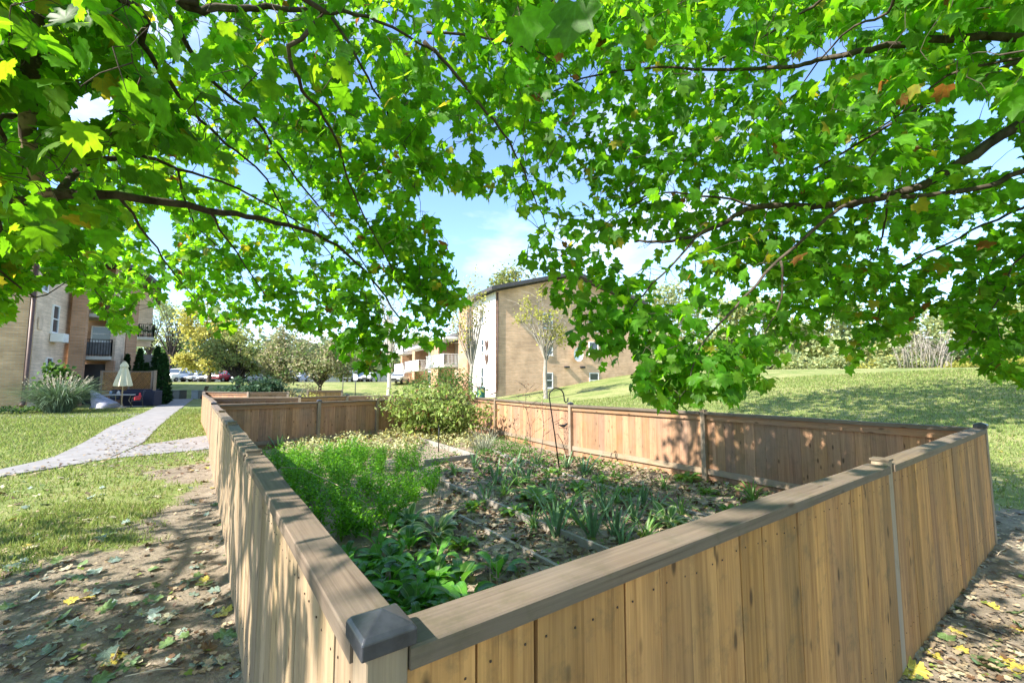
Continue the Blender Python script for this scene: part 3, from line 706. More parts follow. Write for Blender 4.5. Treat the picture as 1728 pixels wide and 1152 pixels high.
def build_maple(side, branches, label, seed):
    rr = random.Random(seed); nr = np.random.default_rng(seed)
    tx, ty = TRUNK[side]
    root = empty('maple_tree', (tx, ty, G(tx, ty)), 0, label, 'tree', 'maples shading the garden')
    tb = MB(); skel = []; srad = []
    lean = -0.25 if side == 'L' else 0.2
    tp = [(tx - lean * 0.5, ty, -0.3), (tx, ty, 0.4), (tx + 0.03, ty, 1.4), (tx - 0.04, ty + .05, 2.4), (tx + 0.05, ty, 3.6), (tx, ty - .1, 5.4), (tx + .1, ty, 7.5)]
    tr = [.34, .26, .22, .2, .17, .12, .05]
    tb.tube(smooth_path([Vector(p) for p in tp]), [np.interp(i / 24, np.linspace(0, 1, 7), tr) for i in range(25)], 14)
    tb.build('trunk', M['bark'], root)
    lb = MB()
    for pts, r0, r1 in branches:
        V = [P(*q) for q in pts]; off = pts[0][0] < -20 or pts[0][0] > 1800 or pts[0][1] < -10
        if off:                                    # carry the limb back to its trunk
            s = V[0]; base = Vector((tx, ty, min(max(s.z - 0.9, 1.7), 5.0)))
            mid = base.lerp(s, 0.5) + Vector((0, 0, 0.15))
            V = [base, mid] + V; r0b = r0 * 1.5
        sm = smooth_path(V)
        n = len(sm)
        for i in range(1, n - 1): sm[i] = sm[i] + Vector((rr.uniform(-1, 1), rr.uniform(-1, 1), rr.uniform(-1, 1))) * 0.012
        rad = [(r0 * (1.5 if off else 1)) + (r1 - r0 * (1.5 if off else 1)) * (i / (n - 1)) ** 0.8 for i in range(n)]
        lb.tube(sm, rad, 8); skel += sm; srad += rad
    # off-frame limbs that carry the rest of the crown
    for k in range(11):
        a = rr.uniform(0, 2 * math.pi); L = rr.uniform(3.5, 6); z0 = rr.uniform(2.6, 5.5)
        b = Vector((tx, ty, z0)); e = b + Vector((math.cos(a) * L, math.sin(a) * L, rr.uniform(0.8, 2.4)))
        sm = smooth_path([b, b.lerp(e, .35) + Vector((0, 0, .4)), b.lerp(e, .7) + Vector((rr.uniform(-.4, .4), rr.uniform(-.4, .4), .4)), e])
        keep = True
        arr = np.array(sm); f, px, py, d = in_frame(arr[:, 0], arr[:, 1], arr[:, 2], 80)
        if f.any(): continue
        lb.tube(sm, [.06 - .05 * i / len(sm) for i in range(len(sm))], 6); skel += sm; srad += [.02] * len(sm)
    lb.build('limb', M['bark'], root)
    if side == 'L':                                # pale lichened upright limb at the photo's left edge
        wb = MB(); V = smooth_path([P(70, -60, 2.0), P(58, 60, 2.05), P(50, 140, 2.1), P(47, 230, 2.2), P(60, 290, 2.3), P(86, 340, 2.45)])
        wb.tube(V, [.03 + .010 * (1 - i / len(V)) for i in range(len(V))], 9); wb.build('lichened_limb', M['bark_pale'], root); skel += V; srad += [.03] * len(V)
    # ---- twig tips
    tips = []
    lo_x, hi_x = (-160, 900) if side == 'L' else (860, 1890)
    n_c = 3750 if side == 'L' else 2500
    px = nr.uniform(lo_x, hi_x, n_c * 2); py = nr.uniform(-220, 700, n_c * 2)
    # soft border between the two crowns
    if side == 'L': px = np.concatenate([nr.uniform(-100, 790, 1500), nr.uniform(-120, 270, 420), px]); py = np.concatenate([nr.uniform(180, 640, 1500), nr.uniform(380, 575, 420), py])
    ok = ~is_open(px, py, -14); px, py = px[ok][:n_c], py[ok][:n_c]
    dn, df = drange(px, py); dn = dn * 1.12; D = dn + (df - dn) * nr.random(len(px)) ** 0.7
    for a, b_, c_ in zip(px, py, D): tips.append(P(a, b_, c_))
    nin = len(tips)
    # off-frame crown
    want = 300 if side == 'L' else 240; got = 0
    rngx, rngy = ((-11.5, 2.5), (-7, 6)) if side == 'L' else ((1.0, 12), (-5, 7.5))
    while got < want:
        x, y, z = nr.uniform(*rngx), nr.uniform(*rngy), nr.uniform(2.7, 7.2)
        if noise.noise(Vector((x * .55, y * .55, z * .4 + seed))) < -0.02: continue
        q = ((x - tx) / 6.8) ** 2 + ((y - ty) / 6.8) ** 2 + ((z - 3.6) / 3.8) ** 2
        if q > 1 or math.hypot(x, y) < 0.9: continue
        f, *_ = in_frame(np.array([x]), np.array([y]), np.array([z]), 110)
        if f[0]: continue
        tips.append(Vector((x, y, z))); got += 1
    # boughs out of the picture that keep the bare soil by the fence in broken shade
    got = 0; want = 150 if side == 'L' else 60; lim = 0
    while got < want and lim < 6000:
        lim += 1; z = nr.uniform(3.0, 6.5); k_ = z * 1.15
        tx_, ty_ = (nr.uniform(-5.5, -.2), nr.uniform(.2, 5.2)) if side == 'L' else (nr.uniform(2.8, 9), nr.uniform(.6, 5))
        if noise.noise(Vector((tx_ * 1.3, ty_ * 1.3, 7.7))) > .16: continue
        x, y = tx_ - .82 * k_, ty_ - .572 * k_; f, *_ = in_frame(np.array([x]), np.array([y]), np.array([z]), 60)
        if f[0] or x * x + y * y < 1: continue
        tips.append(Vector((x, y, z))); got += 1
    if side == 'R':                                # high crown that throws the long shadow on the hill
        got = 0
        while got < 420:
            x, y, z = nr.uniform(-1.5, 12), nr.uniform(6, 13.5), nr.uniform(10, 14)
            f, *_ = in_frame(np.array([x]), np.array([y]), np.array([z]), 110)
            if (f[0] and _[1][0] > 40) or noise.noise(Vector((x * .4, y * .4, 3))) < -.1: continue
            tips.append(Vector((x, y, z))); got += 1
    tips_a = np.array(tips); sk = [np.array(v) for v in skel]; SK = np.array(sk); SR = np.array(srad); SKO = SK; SRO = SR
    d0 = np.array([((SK - t_) ** 2).sum(1).min() for t_ in tips_a]); order = np.argsort(d0)
    cap_n = len(SK) + len(tips) * 5; BUF = np.zeros((cap_n, 3)); BUF[:len(SK)] = SK; RB = np.zeros(cap_n); RB[:len(SK)] = SR; cnt = len(SK)
    tw = MB(); dirs = {}
    for o in order:
        t_ = tips_a[o]; d = ((BUF[:cnt] - t_) ** 2).sum(1); j = int(d.argmin()); a = BUF[j]; L = math.sqrt(d[j])
        if L < 0.03: dirs[o] = Vector((0, 0, -1)); continue
        v = t_ - a; side_ = np.array([rr.uniform(-1, 1) for _ in range(3)]) * L * 0.10; side_[2] += 0.05 * L
        ks = max(2, min(5, int(L / 0.12) + 1)); pts = []
        for q in range(ks + 1):
            s = q / ks; pts.append(a + v * s + side_ * math.sin(math.pi * s) + np.array([0, 0, -0.0]) * s)
        r_ = min(0.006, max(0.0022, 0.0018 + L * 0.006))
        if o < nin or L < 1.4: tw.tube([Vector(p) for p in pts], [r_ + (0.0015 - r_) * q / ks for q in range(ks + 1)], 4, caps=False)
        for p in pts[1:]:
            if cnt < cap_n: BUF[cnt] = p; cnt += 1
        dirs[o] = Vector(v / L)
    tw.build('twigs', M['bark'], root)
    # ---- leaves round every tip
    hi = []; lo = []
    for o in range(len(tips)):
        t_ = tips_a[o]; inside = o < nin
        k = rr.randint(5, 9) if inside else rr.randint(10, 15)
        dist = math.sqrt(t_[0] ** 2 + t_[1] ** 2 + (t_[2] - CAMH) ** 2)
        high = t_[2] > 9.5; sp = 0.115 if inside else .5 if high else 0.24
        for _ in range(k):
            dv = np.array([rr.gauss(0, sp), rr.gauss(0, sp), rr.gauss(-0.03, sp * 0.6)])
            p = t_ + dv; sz = rr.uniform(0.055, 0.112) * (1.0 if inside else 2.8 if high else 1.7)
            yaw = math.atan2(-dv[0], dv[1]) + rr.gauss(0, 0.7)
            (hi if (inside and dist < 3.6) else lo).append((p[0], p[1], p[2], sz, yaw, -abs(rr.gauss(0.55, 0.38)), rr.gauss(0, 0.45), rr.random(), rr.random(), rr.uniform(.08, .75)))
    parts = []
    for tpl, L_ in ((MAPLE, hi), (MAPLE_LO, lo)):
        A = np.array(L_)
        f, px, py, d = in_frame(A[:, 0], A[:, 1], A[:, 2] - A[:, 3] * 0.4, 200)
        rad = A[:, 3] * FPX / np.maximum(d, .3)
        bad = f & (is_open(px, py, 0) | is_open(px, py + rad * 0.35, 0))
        bad |= f & (d < 0.85)
        # leaves seldom hang right in front of the main limbs
        m_ = SRO > 0.0075; bx, by, bd = proj(SKO[m_, 0], SKO[m_, 1], SKO[m_, 2]); rnd = nr.random(len(A)); lm = 11 + rad * 0.5
        for i0 in range(0, len(A), 2000):
            sl = slice(i0, i0 + 2000); dd = np.hypot(px[sl, None] - bx[None], (py[sl, None] - by[None])) - lm[sl, None]
            bad[sl] |= ((dd < 0) & (d[sl, None] < bd[None] + .05)).any(1) & (rnd[sl] < .9)
        # openings in the crown that let the sun down on the beds and the lawn
        k_ = (A[:, 2] - .2) * 1.15; lx = A[:, 0] + .82 * k_; ly = A[:, 1] + .572 * k_
        wf_ = np.array([noise.noise(Vector((a_ * 1.7, b_ * 1.7, 4.4))) for a_, b_ in zip(lx, ly)]); r2 = nr.random(len(A))
        tgt = inpoly_np(lx, ly, GARDEN) & (ly > 2.6) | ((lx < -4.6) & (ly > 5.2) & (ly < 13))
        bad |= tgt & (wf_ > -.16) & (r2 < np.where(f, .66, .97))
        near = (A[:, 0] ** 2 + A[:, 1] ** 2 + (A[:, 2] - CAMH) ** 2) < 0.8 ** 2
        A = A[~(bad | near)]
        col = np.stack([A[:, 7], A[:, 8], A[:, 7]], 1)
        parts.append(scatter(tpl, A[:, :3], A[:, 3], A[:, 4], A[:, 5], A[:, 6], col, A[:, 9]))
    V, F, U, C_ = merge(parts)
    big_mesh('crown', V, F, M['maple'], root, U, C_)
    print('maple', side, 'leaves', len(hi), len(lo), 'tris', len(F))
build_maple('L', LEFT_BR, 'big maple whose leafy branches hang in from the left over the path side', 5)
build_maple('R', RIGHT_BR, 'big maple whose dark arching branches reach in from the right above the hill', 23)

# ------------------------------------------------------------------ plants of the garden bed
def strip_leaf(base, az, L, W, e0, bend, prof, seg=5, fold=0.25, twist=0.0, col=(.5, .5, .5)):
    """a long leaf: starts at elevation e0, bends down by `bend` radians over its length; 3 verts across"""
    V = []; U = []; p = np.array(base, float); h = np.array([math.cos(az), math.sin(az), 0]); s_ = np.array([-math.sin(az), math.cos(az), 0]); z = np.array([0, 0, 1.0])
    for i in range(seg + 1):
        t = i / seg; el = e0 - bend * t ** 1.3; d = h * math.cos(el) + z * math.sin(el); nrm = -h * math.sin(el) + z * math.cos(el)
        w = W * np.interp(t, [q[0] for q in prof], [q[1] for q in prof]); sd = s_ * math.cos(twist * t) + nrm * math.sin(twist * t)
        V += [p - sd * w + nrm * fold * w, p, p + sd * w + nrm * fold * w]; U += [(-1, t), (0, t), (1, t)]
        p = p + d * L / seg
    F = []
    for i in range(seg):
        a = i * 3
        for k in (0, 1): F += [(a + k, a + k + 1, a + k + 4), (a + k, a + k + 4, a + k + 3)]
    return np.array(V), np.array(F), np.array(U, float), np.tile(np.array(col, float), (len(V), 1))
HOSTA = [(0, .10), (.28, .12), (.42, .75), (.6, 1.0), (.8, .7), (.93, .3), (1, .02)]
LILY = [(0, .12), (.2, .2), (.4, .8), (.6, 1.0), (.8, .78), (.94, .32), (1, .02)]
SWORD = [(0, .8), (.2, 1), (.6, .9), (.85, .5), (1, .03)]
def leafmat(name, base, trans, edge=None, var=.35, ribs=0.0, gloss=.35, rough=.4, tmix=.35):
    m = foliage(name, base, trans, var, False, gloss, tmix, rough=rough)
    t = m.node_tree; N = NT(t)
    pb = [n for n in t.nodes if n.type == 'BSDF_PRINCIPLED'][0]; tb_ = [n for n in t.nodes if n.type == 'BSDF_TRANSLUCENT'][0]
    uv = N.n('ShaderNodeUVMap').outputs[0]; sx = N.n('ShaderNodeSeparateXYZ', {0: uv}); au = N.math('ABSOLUTE', sx.outputs[0])
    for node, key, k in ((pb, 'Base Color', 1.0), (tb_, 'Color', 1.0)):
        src = node.inputs[key].links[0].from_socket; c = src
        if edge:
            wob = N.math('ADD', au, N.math('MULTIPLY', N.math('SUBTRACT', N.noise(uv, 6.0, 3, .6), .5), .35))
            c = N.mix(N.ramp(wob, [(0.55, (0, 0, 0)), (0.62, (1, 1, 1))]), c, edge)
        if ribs:
            r_ = N.math('SINE', N.math('MULTIPLY', sx.outputs[0], 26.0))
            c = N.mix(N.math('MULTIPLY', N.ramp(r_, [(0.3, (0, 0, 0)), (0.9, (1, 1, 1))]), ribs), c, (0.02, 0.05, 0.01))
        mid = N.math('LESS_THAN', au, 0.06)
        c = N.mix(N.math('MULTIPLY', mid, .35), c, (0.45, 0.55, 0.2))
        t.links.new(c, node.inputs[key])
    return m
M['lily'] = leafmat('broad_leaf_green', (0.085, 0.24, 0.032), (0.20, 0.54, 0.035), None, .45, .25)
M['hosta'] = leafmat('hosta_lime', (0.13, 0.26, 0.04), (0.30, 0.52, 0.04), None, .3, .2)
M['hosta_v'] = leafmat('hosta_cream_edged', (0.10, 0.22, 0.045), (0.2, 0.4, 0.05), (0.50, 0.55, 0.24), .25, .15)
M['sword'] = leafmat('blue_green_sword_leaf', (0.15, 0.27, 0.14), (0.16, 0.34, 0.11), None, .35, .3, tmix=.2)
M['strap'] = leafmat('strap_leaf', (0.15, 0.29, 0.07), (0.24, 0.44, 0.07), None, .4, .2)
M['feather'] = foliage('feathery_foliage', (0.10, 0.26, 0.018), (0.24, 0.56, 0.02), .5, False, .2, .45)
M['pale_cover'] = foliage('pale_ground_cover', (0.46, 0.46, 0.24), (0.30, 0.34, 0.12), .45, False, .2, .3, accents=[(.72, (.42, .36, .10), (.4, .36, .08)), (.88, (.20, .13, .07), (.2, .1, .04))])
M['dry'] = plain('dry_stem', (0.46, 0.37, 0.25), .8, 0, .25, 20)
M['darkstem'] = plain('dark_stem', (0.07, 0.05, 0.04), .8, 0, .3, 30)
M['silver'] = foliage('silvery_foliage', (0.33, 0.35, 0.27), (0.25, 0.28, 0.18), .3, False, .2, .25)
M['moss'] = foliage('low_green_mound', (0.07, 0.16, 0.03), (0.12, 0.28, 0.03), .4, False, .2, .35)
M['iron'] = plain('black_iron', (0.018, 0.018, 0.02), .45, .6, .3, 20)
M['litter'] = foliage('dead_leaves', (0.34, 0.26, 0.18), (0.15, 0.08, 0.03), .55, False, .15, .2, accents=[(.55, (.34, .27, .18), (.2, .14, .08)), (.75, (.15, .085, .05), (.1, .05, .02)), (.88, (.40, .36, .28), (.2, .16, .1)), (.95, (.18, .24, .05), (.2, .3, .05))])

def proto_strip(name, mat, n, Lr, Wr, e0r, bendr, prof, seg=6, fold=.25, base_r=.04, seed=1, twist=.4, smooth=True):
    rr = random.Random(seed); parts = []
    for i in range(n):
        az = i * 2.399 + rr.uniform(-.4, .4); br = rr.uniform(0, base_r)
        q = rr.random()
        parts.append(strip_leaf((math.cos(az) * br, math.sin(az) * br, -.01), az, rr.uniform(*Lr), rr.uniform(*Wr), rr.uniform(*e0r), rr.uniform(*bendr), prof, seg, fold, rr.uniform(-twist, twist), (q, rr.random() * .5, q)))
    V, F, U, C_ = merge(parts)
    return big_mesh(name, V, F, mat, None, U, C_, smooth)
def place(proto, used, loc, rz, sc, label, cat, group):
    """first use moves the proto, later ones copy it"""
    if not used.get(proto.name):
        used[proto.name] = True; o = proto
    else: o = proto.copy(); COL.objects.link(o)
    o.location = loc; o.rotation_euler = (0, 0, rz); o.scale = (sc, sc, sc * R.uniform(.92, 1.1)) if not isinstance(sc, tuple) else sc
    tag(o, label, cat, group); return o
USED = {}
BED = 0.05
# broad dark green rosettes in the near corner
lil = [proto_strip('broadleaf_plant', M['lily'], nn, (.16, .30), (.032, .055), (.7, 1.35), (.9, 2.2), LILY, 6, .30, .05, sd) for nn, sd in ((9, 1), (7, 2), (11, 3))]
lil_px = [(600, 905), (640, 925), (585, 945), (665, 950), (625, 965), (690, 925), (610, 1000), (655, 985), (700, 965), (640, 1020), (690, 1005), (735, 985), (672, 1040), (720, 1030), (705, 1062), (750, 1018), (765, 1045), (735, 948), (775, 985), (655, 900), (790, 1030), (690, 890), (745, 1060), (590, 970), (640, 950), (665, 1012), (715, 1000), (700, 1030), (680, 975), (725, 1010)]
for i, (px, py) in enumerate(lil_px):
    v = PG(px, py, BED); place(lil[i % 3], USED, v, R.uniform(0, 6.28), R.uniform(.75, 1.1), 'dark green broad-leaved plant in the dense patch at the near fence corner', 'plant', 'broad-leaved plants in the near corner')
for px, py, s, lab in ((842, 968, 1.15, 'single upright glossy green broadleaf plant standing alone between two edging boards'), (905, 1000, .5, 'small lime green broadleaf seedling tucked against the front fence'), (800, 1055, .7, 'curled lime green broadleaf plant close to the front fence cap')):
    place(lil[1], USED, PG(px, py, BED), 1.0, s, lab, 'plant', None)
# hostas
hv = proto_strip('variegated_hosta', M['hosta_v'], 26, (.24, .38), (.045, .07), (.6, 1.3), (1.1, 2.2), HOSTA, 7, .25, .06, 5)
hl = proto_strip('hosta', M['hosta'], 22, (.26, .42), (.05, .08), (.6, 1.3), (1.1, 2.2), HOSTA, 7, .25, .06, 6)
place(hv, USED, PG(735, 905, BED), 0.4, 1.0, 'cream-edged hosta beside the bright feathery greens, nearest the front', 'plant', None)
place(hv, USED, PG(690, 885, BED), 1.4, .72, 'smaller cream-edged hosta left of the large one among feathery greens', 'plant', None)
place(hl, USED, PG(905, 850, BED), 2.4, .95, 'large yellow-green hosta in the middle bed', 'plant', None)
place(hv, USED, PG(1130, 888, BED), 2.0, .85, 'cream-edged hosta in the right bed near the front fence', 'plant', None)
place(hl, USED, PG(1160, 812, BED), .3, .7, 'lime hosta at the foot of the hillside fence post', 'plant', None)
place(hl, USED, PG(1195, 835, BED), 3.3, .5, 'little green hosta on the leaf litter below the hillside fence', 'plant', None)
place(hl, USED, PG(975, 828, BED), 1.3, .6, 'middle-sized green hosta behind the sword-leaved clumps', 'plant', None)
for px, py, s, w_ in ((1010, 815, .55, 'by the rear edging board'), (870, 868, .6, 'in front of the large yellow-green one'), (1060, 835, .55, 'near the middle of the hillside fence'), (930, 800, .5, 'just left of the hook base'), (800, 860, .55, 'at the inner edge of the middle board'), (1230, 868, .5, 'under the front cap at the right end'), (780, 925, .5, 'on bare soil right of the cream-edged hosta')):
    place(hl, USED, PG(px, py, BED), R.uniform(0, 6), s, 'small lime hosta ' + w_, 'plant', 'small hostas in the beds')
# sword-leaved clumps
sw = [proto_strip('sword_leaved_clump', M['sword'], nn, (.28, .50), (.012, .02), (1.0, 1.5), (.1, .9), SWORD, 5, .35, .05, sd, .8) for nn, sd in ((9, 11), (12, 12))]
swl = [(835, 818, 1.0, 'in the middle bed left of the others'), (868, 800, .9, 'at the far end of the middle board'), (800, 790, .75, 'near the corner of the dark timber box'), (940, 905, 1.05, 'beside the long edging board in front'), (1000, 905, 1.1, 'with silvery blades in the centre of the bed'), (905, 785, .7, 'behind the middle hosta'), (985, 800, .95, 'below the black shepherd hook'), (1040, 905, .9, 'between the cream-edged hosta and the silvery clump'),
       (1085, 850, .7, 'left of the right hosta'), (955, 790, .7, 'right beside the shepherd hook base'), (548, 768, .85, 'in the pale ground cover behind the feathery greens'), (590, 762, .8, 'with one tall dark blade in the pale ground cover'), (470, 757, 1.0, 'tall and upright by the left fence cap'), (452, 745, .8, 'half hidden in the far left garden corner'), (1050, 925, .6, 'small beside the front fence'), (820, 850, .8, 'just below the first edging board'), (890, 815, .8, 'in the second row of the middle bed'), (1020, 870, .9, 'between centre bed and right hosta'), (1070, 880, .85, 'with splayed blades near the right hosta'), (930, 835, .7, 'small one behind the yellow-green hosta'), (1105, 860, .6, 'at the back of the right bed')]
for i, (px, py, s, w_) in enumerate(swl):
    place(sw[i % 2], USED, PG(px, py, BED), R.uniform(0, 6), s * 1.08, 'blue-green sword-leaved clump ' + w_, 'plant', 'sword-leaved clumps in the garden')
st = [proto_strip('strap_leaved_clump', M['strap'], nn, (.22, .42), (.007, .014), (.5, 1.4), (.8, 2.4), SWORD, 6, .3, .04, sd, .8) for nn, sd in ((26, 21), (20, 22))]
for i, (px, py, s, w_) in enumerate([(850, 835, .8, 'among the sword blades in the middle'), (1270, 845, .9, 'at the right end under the hillside fence'), (935, 870, .9, 'right of the big yellow-green hosta'), (1090, 905, .85, 'in front of the right hosta'), (1010, 840, .8, 'behind the silvery clump'), (500, 765, 1.0, 'at the left garden edge'), (765, 800, .7, 'at the rim of the feathery greens'), (1120, 825, .6, 'beside the lime hosta'), (980, 890, .8, 'lying flat over the soil in the centre'), (900, 890, .7, 'beside the middle edging board'), (1040, 850, .8, 'in the right bed behind the sword blades'), (1150, 870, .7, 'close to the front fence on the right'), (870, 820, .8, 'at the left rim of the middle bed'), (960, 860, .9, 'amid the sword-leaved clumps')]):
    place(st[i % 2], USED, PG(px, py, BED), R.uniform(0, 6), s * 1.3, 'arching strap-leaved clump ' + w_, 'plant', 'strap-leaved clumps in the garden')
# feathery bright green plants
def proto_feather(seed, h=.42):
    rr = random.Random(seed); nr = np.random.default_rng(seed); pos = []; sz = []; stems = MB()
    for i in range(15):
        az = rr.uniform(0, 6.28); ln = rr.uniform(.55, 1.0) * h; sp = rr.uniform(.03, .24)
        pts = [Vector((math.cos(az) * sp * t ** 1.4, math.sin(az) * sp * t ** 1.4, ln * t)) for t in (0, .3, .6, .85, 1)]
        for k in range(26):
            t = rr.uniform(.25, 1.02); c = Vector((math.cos(az) * sp * t ** 1.4, math.sin(az) * sp * t ** 1.4, ln * t)); a2 = rr.uniform(0, 6.28); r_ = rr.uniform(.01, .09) * (1.15 - t * .6)
            pos.append((c.x + math.cos(a2) * r_, c.y + math.sin(a2) * r_, c.z + rr.uniform(-.02, .02))); sz.append(rr.uniform(.022, .05))
    n = len(pos); V, F, U, C_ = scatter(OVAL, np.array(pos), np.array(sz), nr.uniform(0, 6.28, n), nr.normal(.25, .5, n), nr.normal(0, .5, n), np.repeat(nr.random((n, 1)), 3, 1))
    st_ = [strip_leaf((0, 0, 0), i * 2.4, h * .8, .004, rr.uniform(.9, 1.5), .3, SWORD, 3, .2, 0, (.6, .2, .6)) for i in range(12)]
    V, F, U, C_ = merge([(V, F, U, C_)] + st_)
    return big_mesh('feathery_plant', V, F, M['feather'], None, U, C_)
fe = [proto_feather(31), proto_feather(32, .5), proto_feather(33, .36)]
FP = [PG(400, 800, 0), PG(470, 785, 0), PG(570, 776, 0), PG(700, 790, 0), PG(765, 830, 0), PG(700, 862, 0), PG(680, 905, 0), PG(600, 935, 0), PG(520, 960, 0)]
fpoly = [(v.x, v.y) for v in FP]; got = 0; tries = 0; fx = [v.x for v in FP]; fy = [v.y for v in FP]; placed = []
while got < 120 and tries < 6000:
    tries += 1; x = R.uniform(min(fx), max(fx)); y = R.uniform(min(fy), max(fy))
    if not inpoly(x, y, fpoly) or not inpoly(x - .13, y - .1, GARDEN) or any((x - a) ** 2 + (y - b) ** 2 < (.15 ** 2) for a, b in placed): continue
    placed.append((x, y)); place(fe[got % 3], USED, (x, y, G(x, y) + .04), R.uniform(0, 6), R.uniform(.75, 1.12), 'bright green feathery herb in the dense mass beside the left fence', 'plant', 'feathery herbs beside the left fence'); got += 1

# pale low cover at the back (uncountable)
def cover(name, polypx, n, mat, size, hgt, label, cat, tpl=OVAL, seed=1, dz=.05, kind='stuff', lump=1.0, droop=(.3, .5)):
    nr = np.random.default_rng(seed); poly = [PG(*q) for q in polypx]; pp = [(v.x, v.y) for v in poly]
    xs = nr.uniform(min(p[0] for p in pp), max(p[0] for p in pp), n * 4); ys = nr.uniform(min(p[1] for p in pp), max(p[1] for p in pp), n * 4)
    ok = inpoly_np(xs, ys, pp); xs, ys = xs[ok][:n], ys[ok][:n]
    lum = np.array([max(0, .5 + noise.noise(Vector((x * 2.2 * lump, y * 2.2 * lump, seed)))) for x, y in zip(xs, ys)])
    zs = np.array([G(x, y) for x, y in zip(xs, ys)]) + dz + hgt * lum * nr.random(len(xs)) ** .6
    m_ = len(xs); k = nr.random(m_)
    V, F, U, C_ = scatter(tpl, np.stack([xs, ys, zs], 1), nr.uniform(*size, m_), nr.uniform(0, 6.28, m_), nr.normal(*droop, m_), nr.normal(0, .4, m_), np.stack([k, nr.random(m_), k], 1), nr.uniform(0, .4, m_))
    o = big_mesh(name, V, F, mat, None, U, C_); tag(o, label, cat, None, kind); return o
cover('ground_cover', [(500, 748), (560, 736), (660, 727), (760, 737), (830, 752), (800, 765), (720, 752), (690, 775), (560, 782), (470, 775)], 9000, M['pale_cover'], (.05, .11), .36, 'pale yellow-green low cover plants spreading across the back of the bed', 'ground cover', seed=3)
cover('ground_cover', [(700, 790), (640, 765), (760, 742), (800, 775), (760, 790)], 900, M['moss'], (.03, .07), .12, 'short green seedlings in the dark timber box', 'ground cover', seed=4)
cover('low_plant', [(795, 768), (830, 748), (890, 752), (900, 768), (860, 776)], 1500, M['moss'], (.03, .07), .26, 'dense low green mound in front of the silvery tuft', 'plant', seed=5, kind=None)
cover('leaf_litter', [(690, 895), (770, 830), (720, 780), (800, 765), (900, 765), (1000, 778), (1200, 815), (1330, 838), (1240, 905), (960, 985), (760, 1075), (690, 1060)], 8500, M['litter'], (.02, .075), .035, 'dead brown and grey leaves scattered over the garden soil', 'dead leaves', MAPLE_LO, 6, .055, lump=2.0, droop=(.0, .45))
cover('seedlings', [(960, 800), (1000, 778), (1200, 815), (1330, 838), (1240, 895), (1100, 880)], 750, M['hosta'], (.02, .06), .10, 'tiny green seedlings and weeds dotted over the right bed', 'weeds', OVAL, 8, .05, lump=2.5)
cover('seedlings', [(760, 1000), (790, 850), (960, 850), (1100, 925), (960, 975)], 260, M['lily'], (.02, .05), .05, 'sparse green weeds between the edging boards', 'weeds', OVAL, 9, .05, lump=2.5)
cover('seedlings', [(800, 765), (900, 762), (1040, 790), (1100, 850), (960, 830), (800, 830)], 1700, M['moss'], (.02, .08), .14, 'mixed green growth among the sword-leaved clumps', 'weeds', CLUMP, 10, .05, lump=2.5)

# silvery tuft
o = proto_strip('silvery_tuft', M['silver'], 130, (.35, .62), (.004, .007), (.7, 1.5), (.0, .9), SWORD, 4, .2, .22, 41, .3)
v = PG(815, 762, .04); place(o, USED, v, 0, 1.0, 'silvery grey spiky tuft in front of the back shrub', 'plant', None)
# dry stems
def stems(name, base, n, L, mat, label, cat, lean=.3, r=.004, seed=1, spread=.25):
    rr = random.Random(seed); mb = MB()
    for i in range(n):
        a = rr.uniform(0, 6.28); l = L * rr.uniform(.7, 1.05); x, y = base.x + rr.uniform(-spread, spread), base.y + rr.uniform(-spread, spread)
        d = Vector((math.cos(a), math.sin(a), 0)) * lean * rr.uniform(.2, 1)
        mb.tube([(x, y, base.z), (x + d.x * .25 * l, y + d.y * .25 * l, base.z + l * .5), (x + d.x * l, y + d.y * l, base.z + l)], [r, r * .8, r * .35], 4)
    o = mb.build(name, mat); tag(o, label, cat); return o
stems('dry_stem_tuft', PG(450, 752, .03), 9, .95, M['dry'], 'tall dry pale stems rising in the far left garden corner', 'dry stems', .35, .005, 3)
stems('dry_stem_tuft', PG(500, 745, .03), 7, 1.0, M['dry'], 'thin dry stalks leaning before the shaded back fence', 'dry stems', .3, .004, 4)
stems('dry_stem_tuft', PG(585, 735, .03), 3, .9, M['dry'], 'single pale dry stalks between the back fence posts', 'dry stems', .2, .005, 5)
stems('dry_stem_tuft', PG(730, 880, .03), 6, .5, M['dry'], 'pale dry stalks rising from the edge of the feathery greens', 'dry stems', .25, .003, 6, .2)
stems('dry_stem_tuft', PG(830, 1010, .03), 3, .42, M['dry'], 'two or three dead flower stalks near the front fence', 'dry stems', .12, .003, 7, .15)
mb = MB(); a = PG(475, 788, .42); b = PG(620, 850, .30)
mb.tube([a, a.lerp(b, .3) + Vector((0, 0, .10)), a.lerp(b, .7) + Vector((0, 0, .07)), b], [.007, .006, .005, .003], 6); tag(mb.build('fallen_stalk', M['dry']), 'long pale dead stalk arching over the feathery greens', 'stalk')
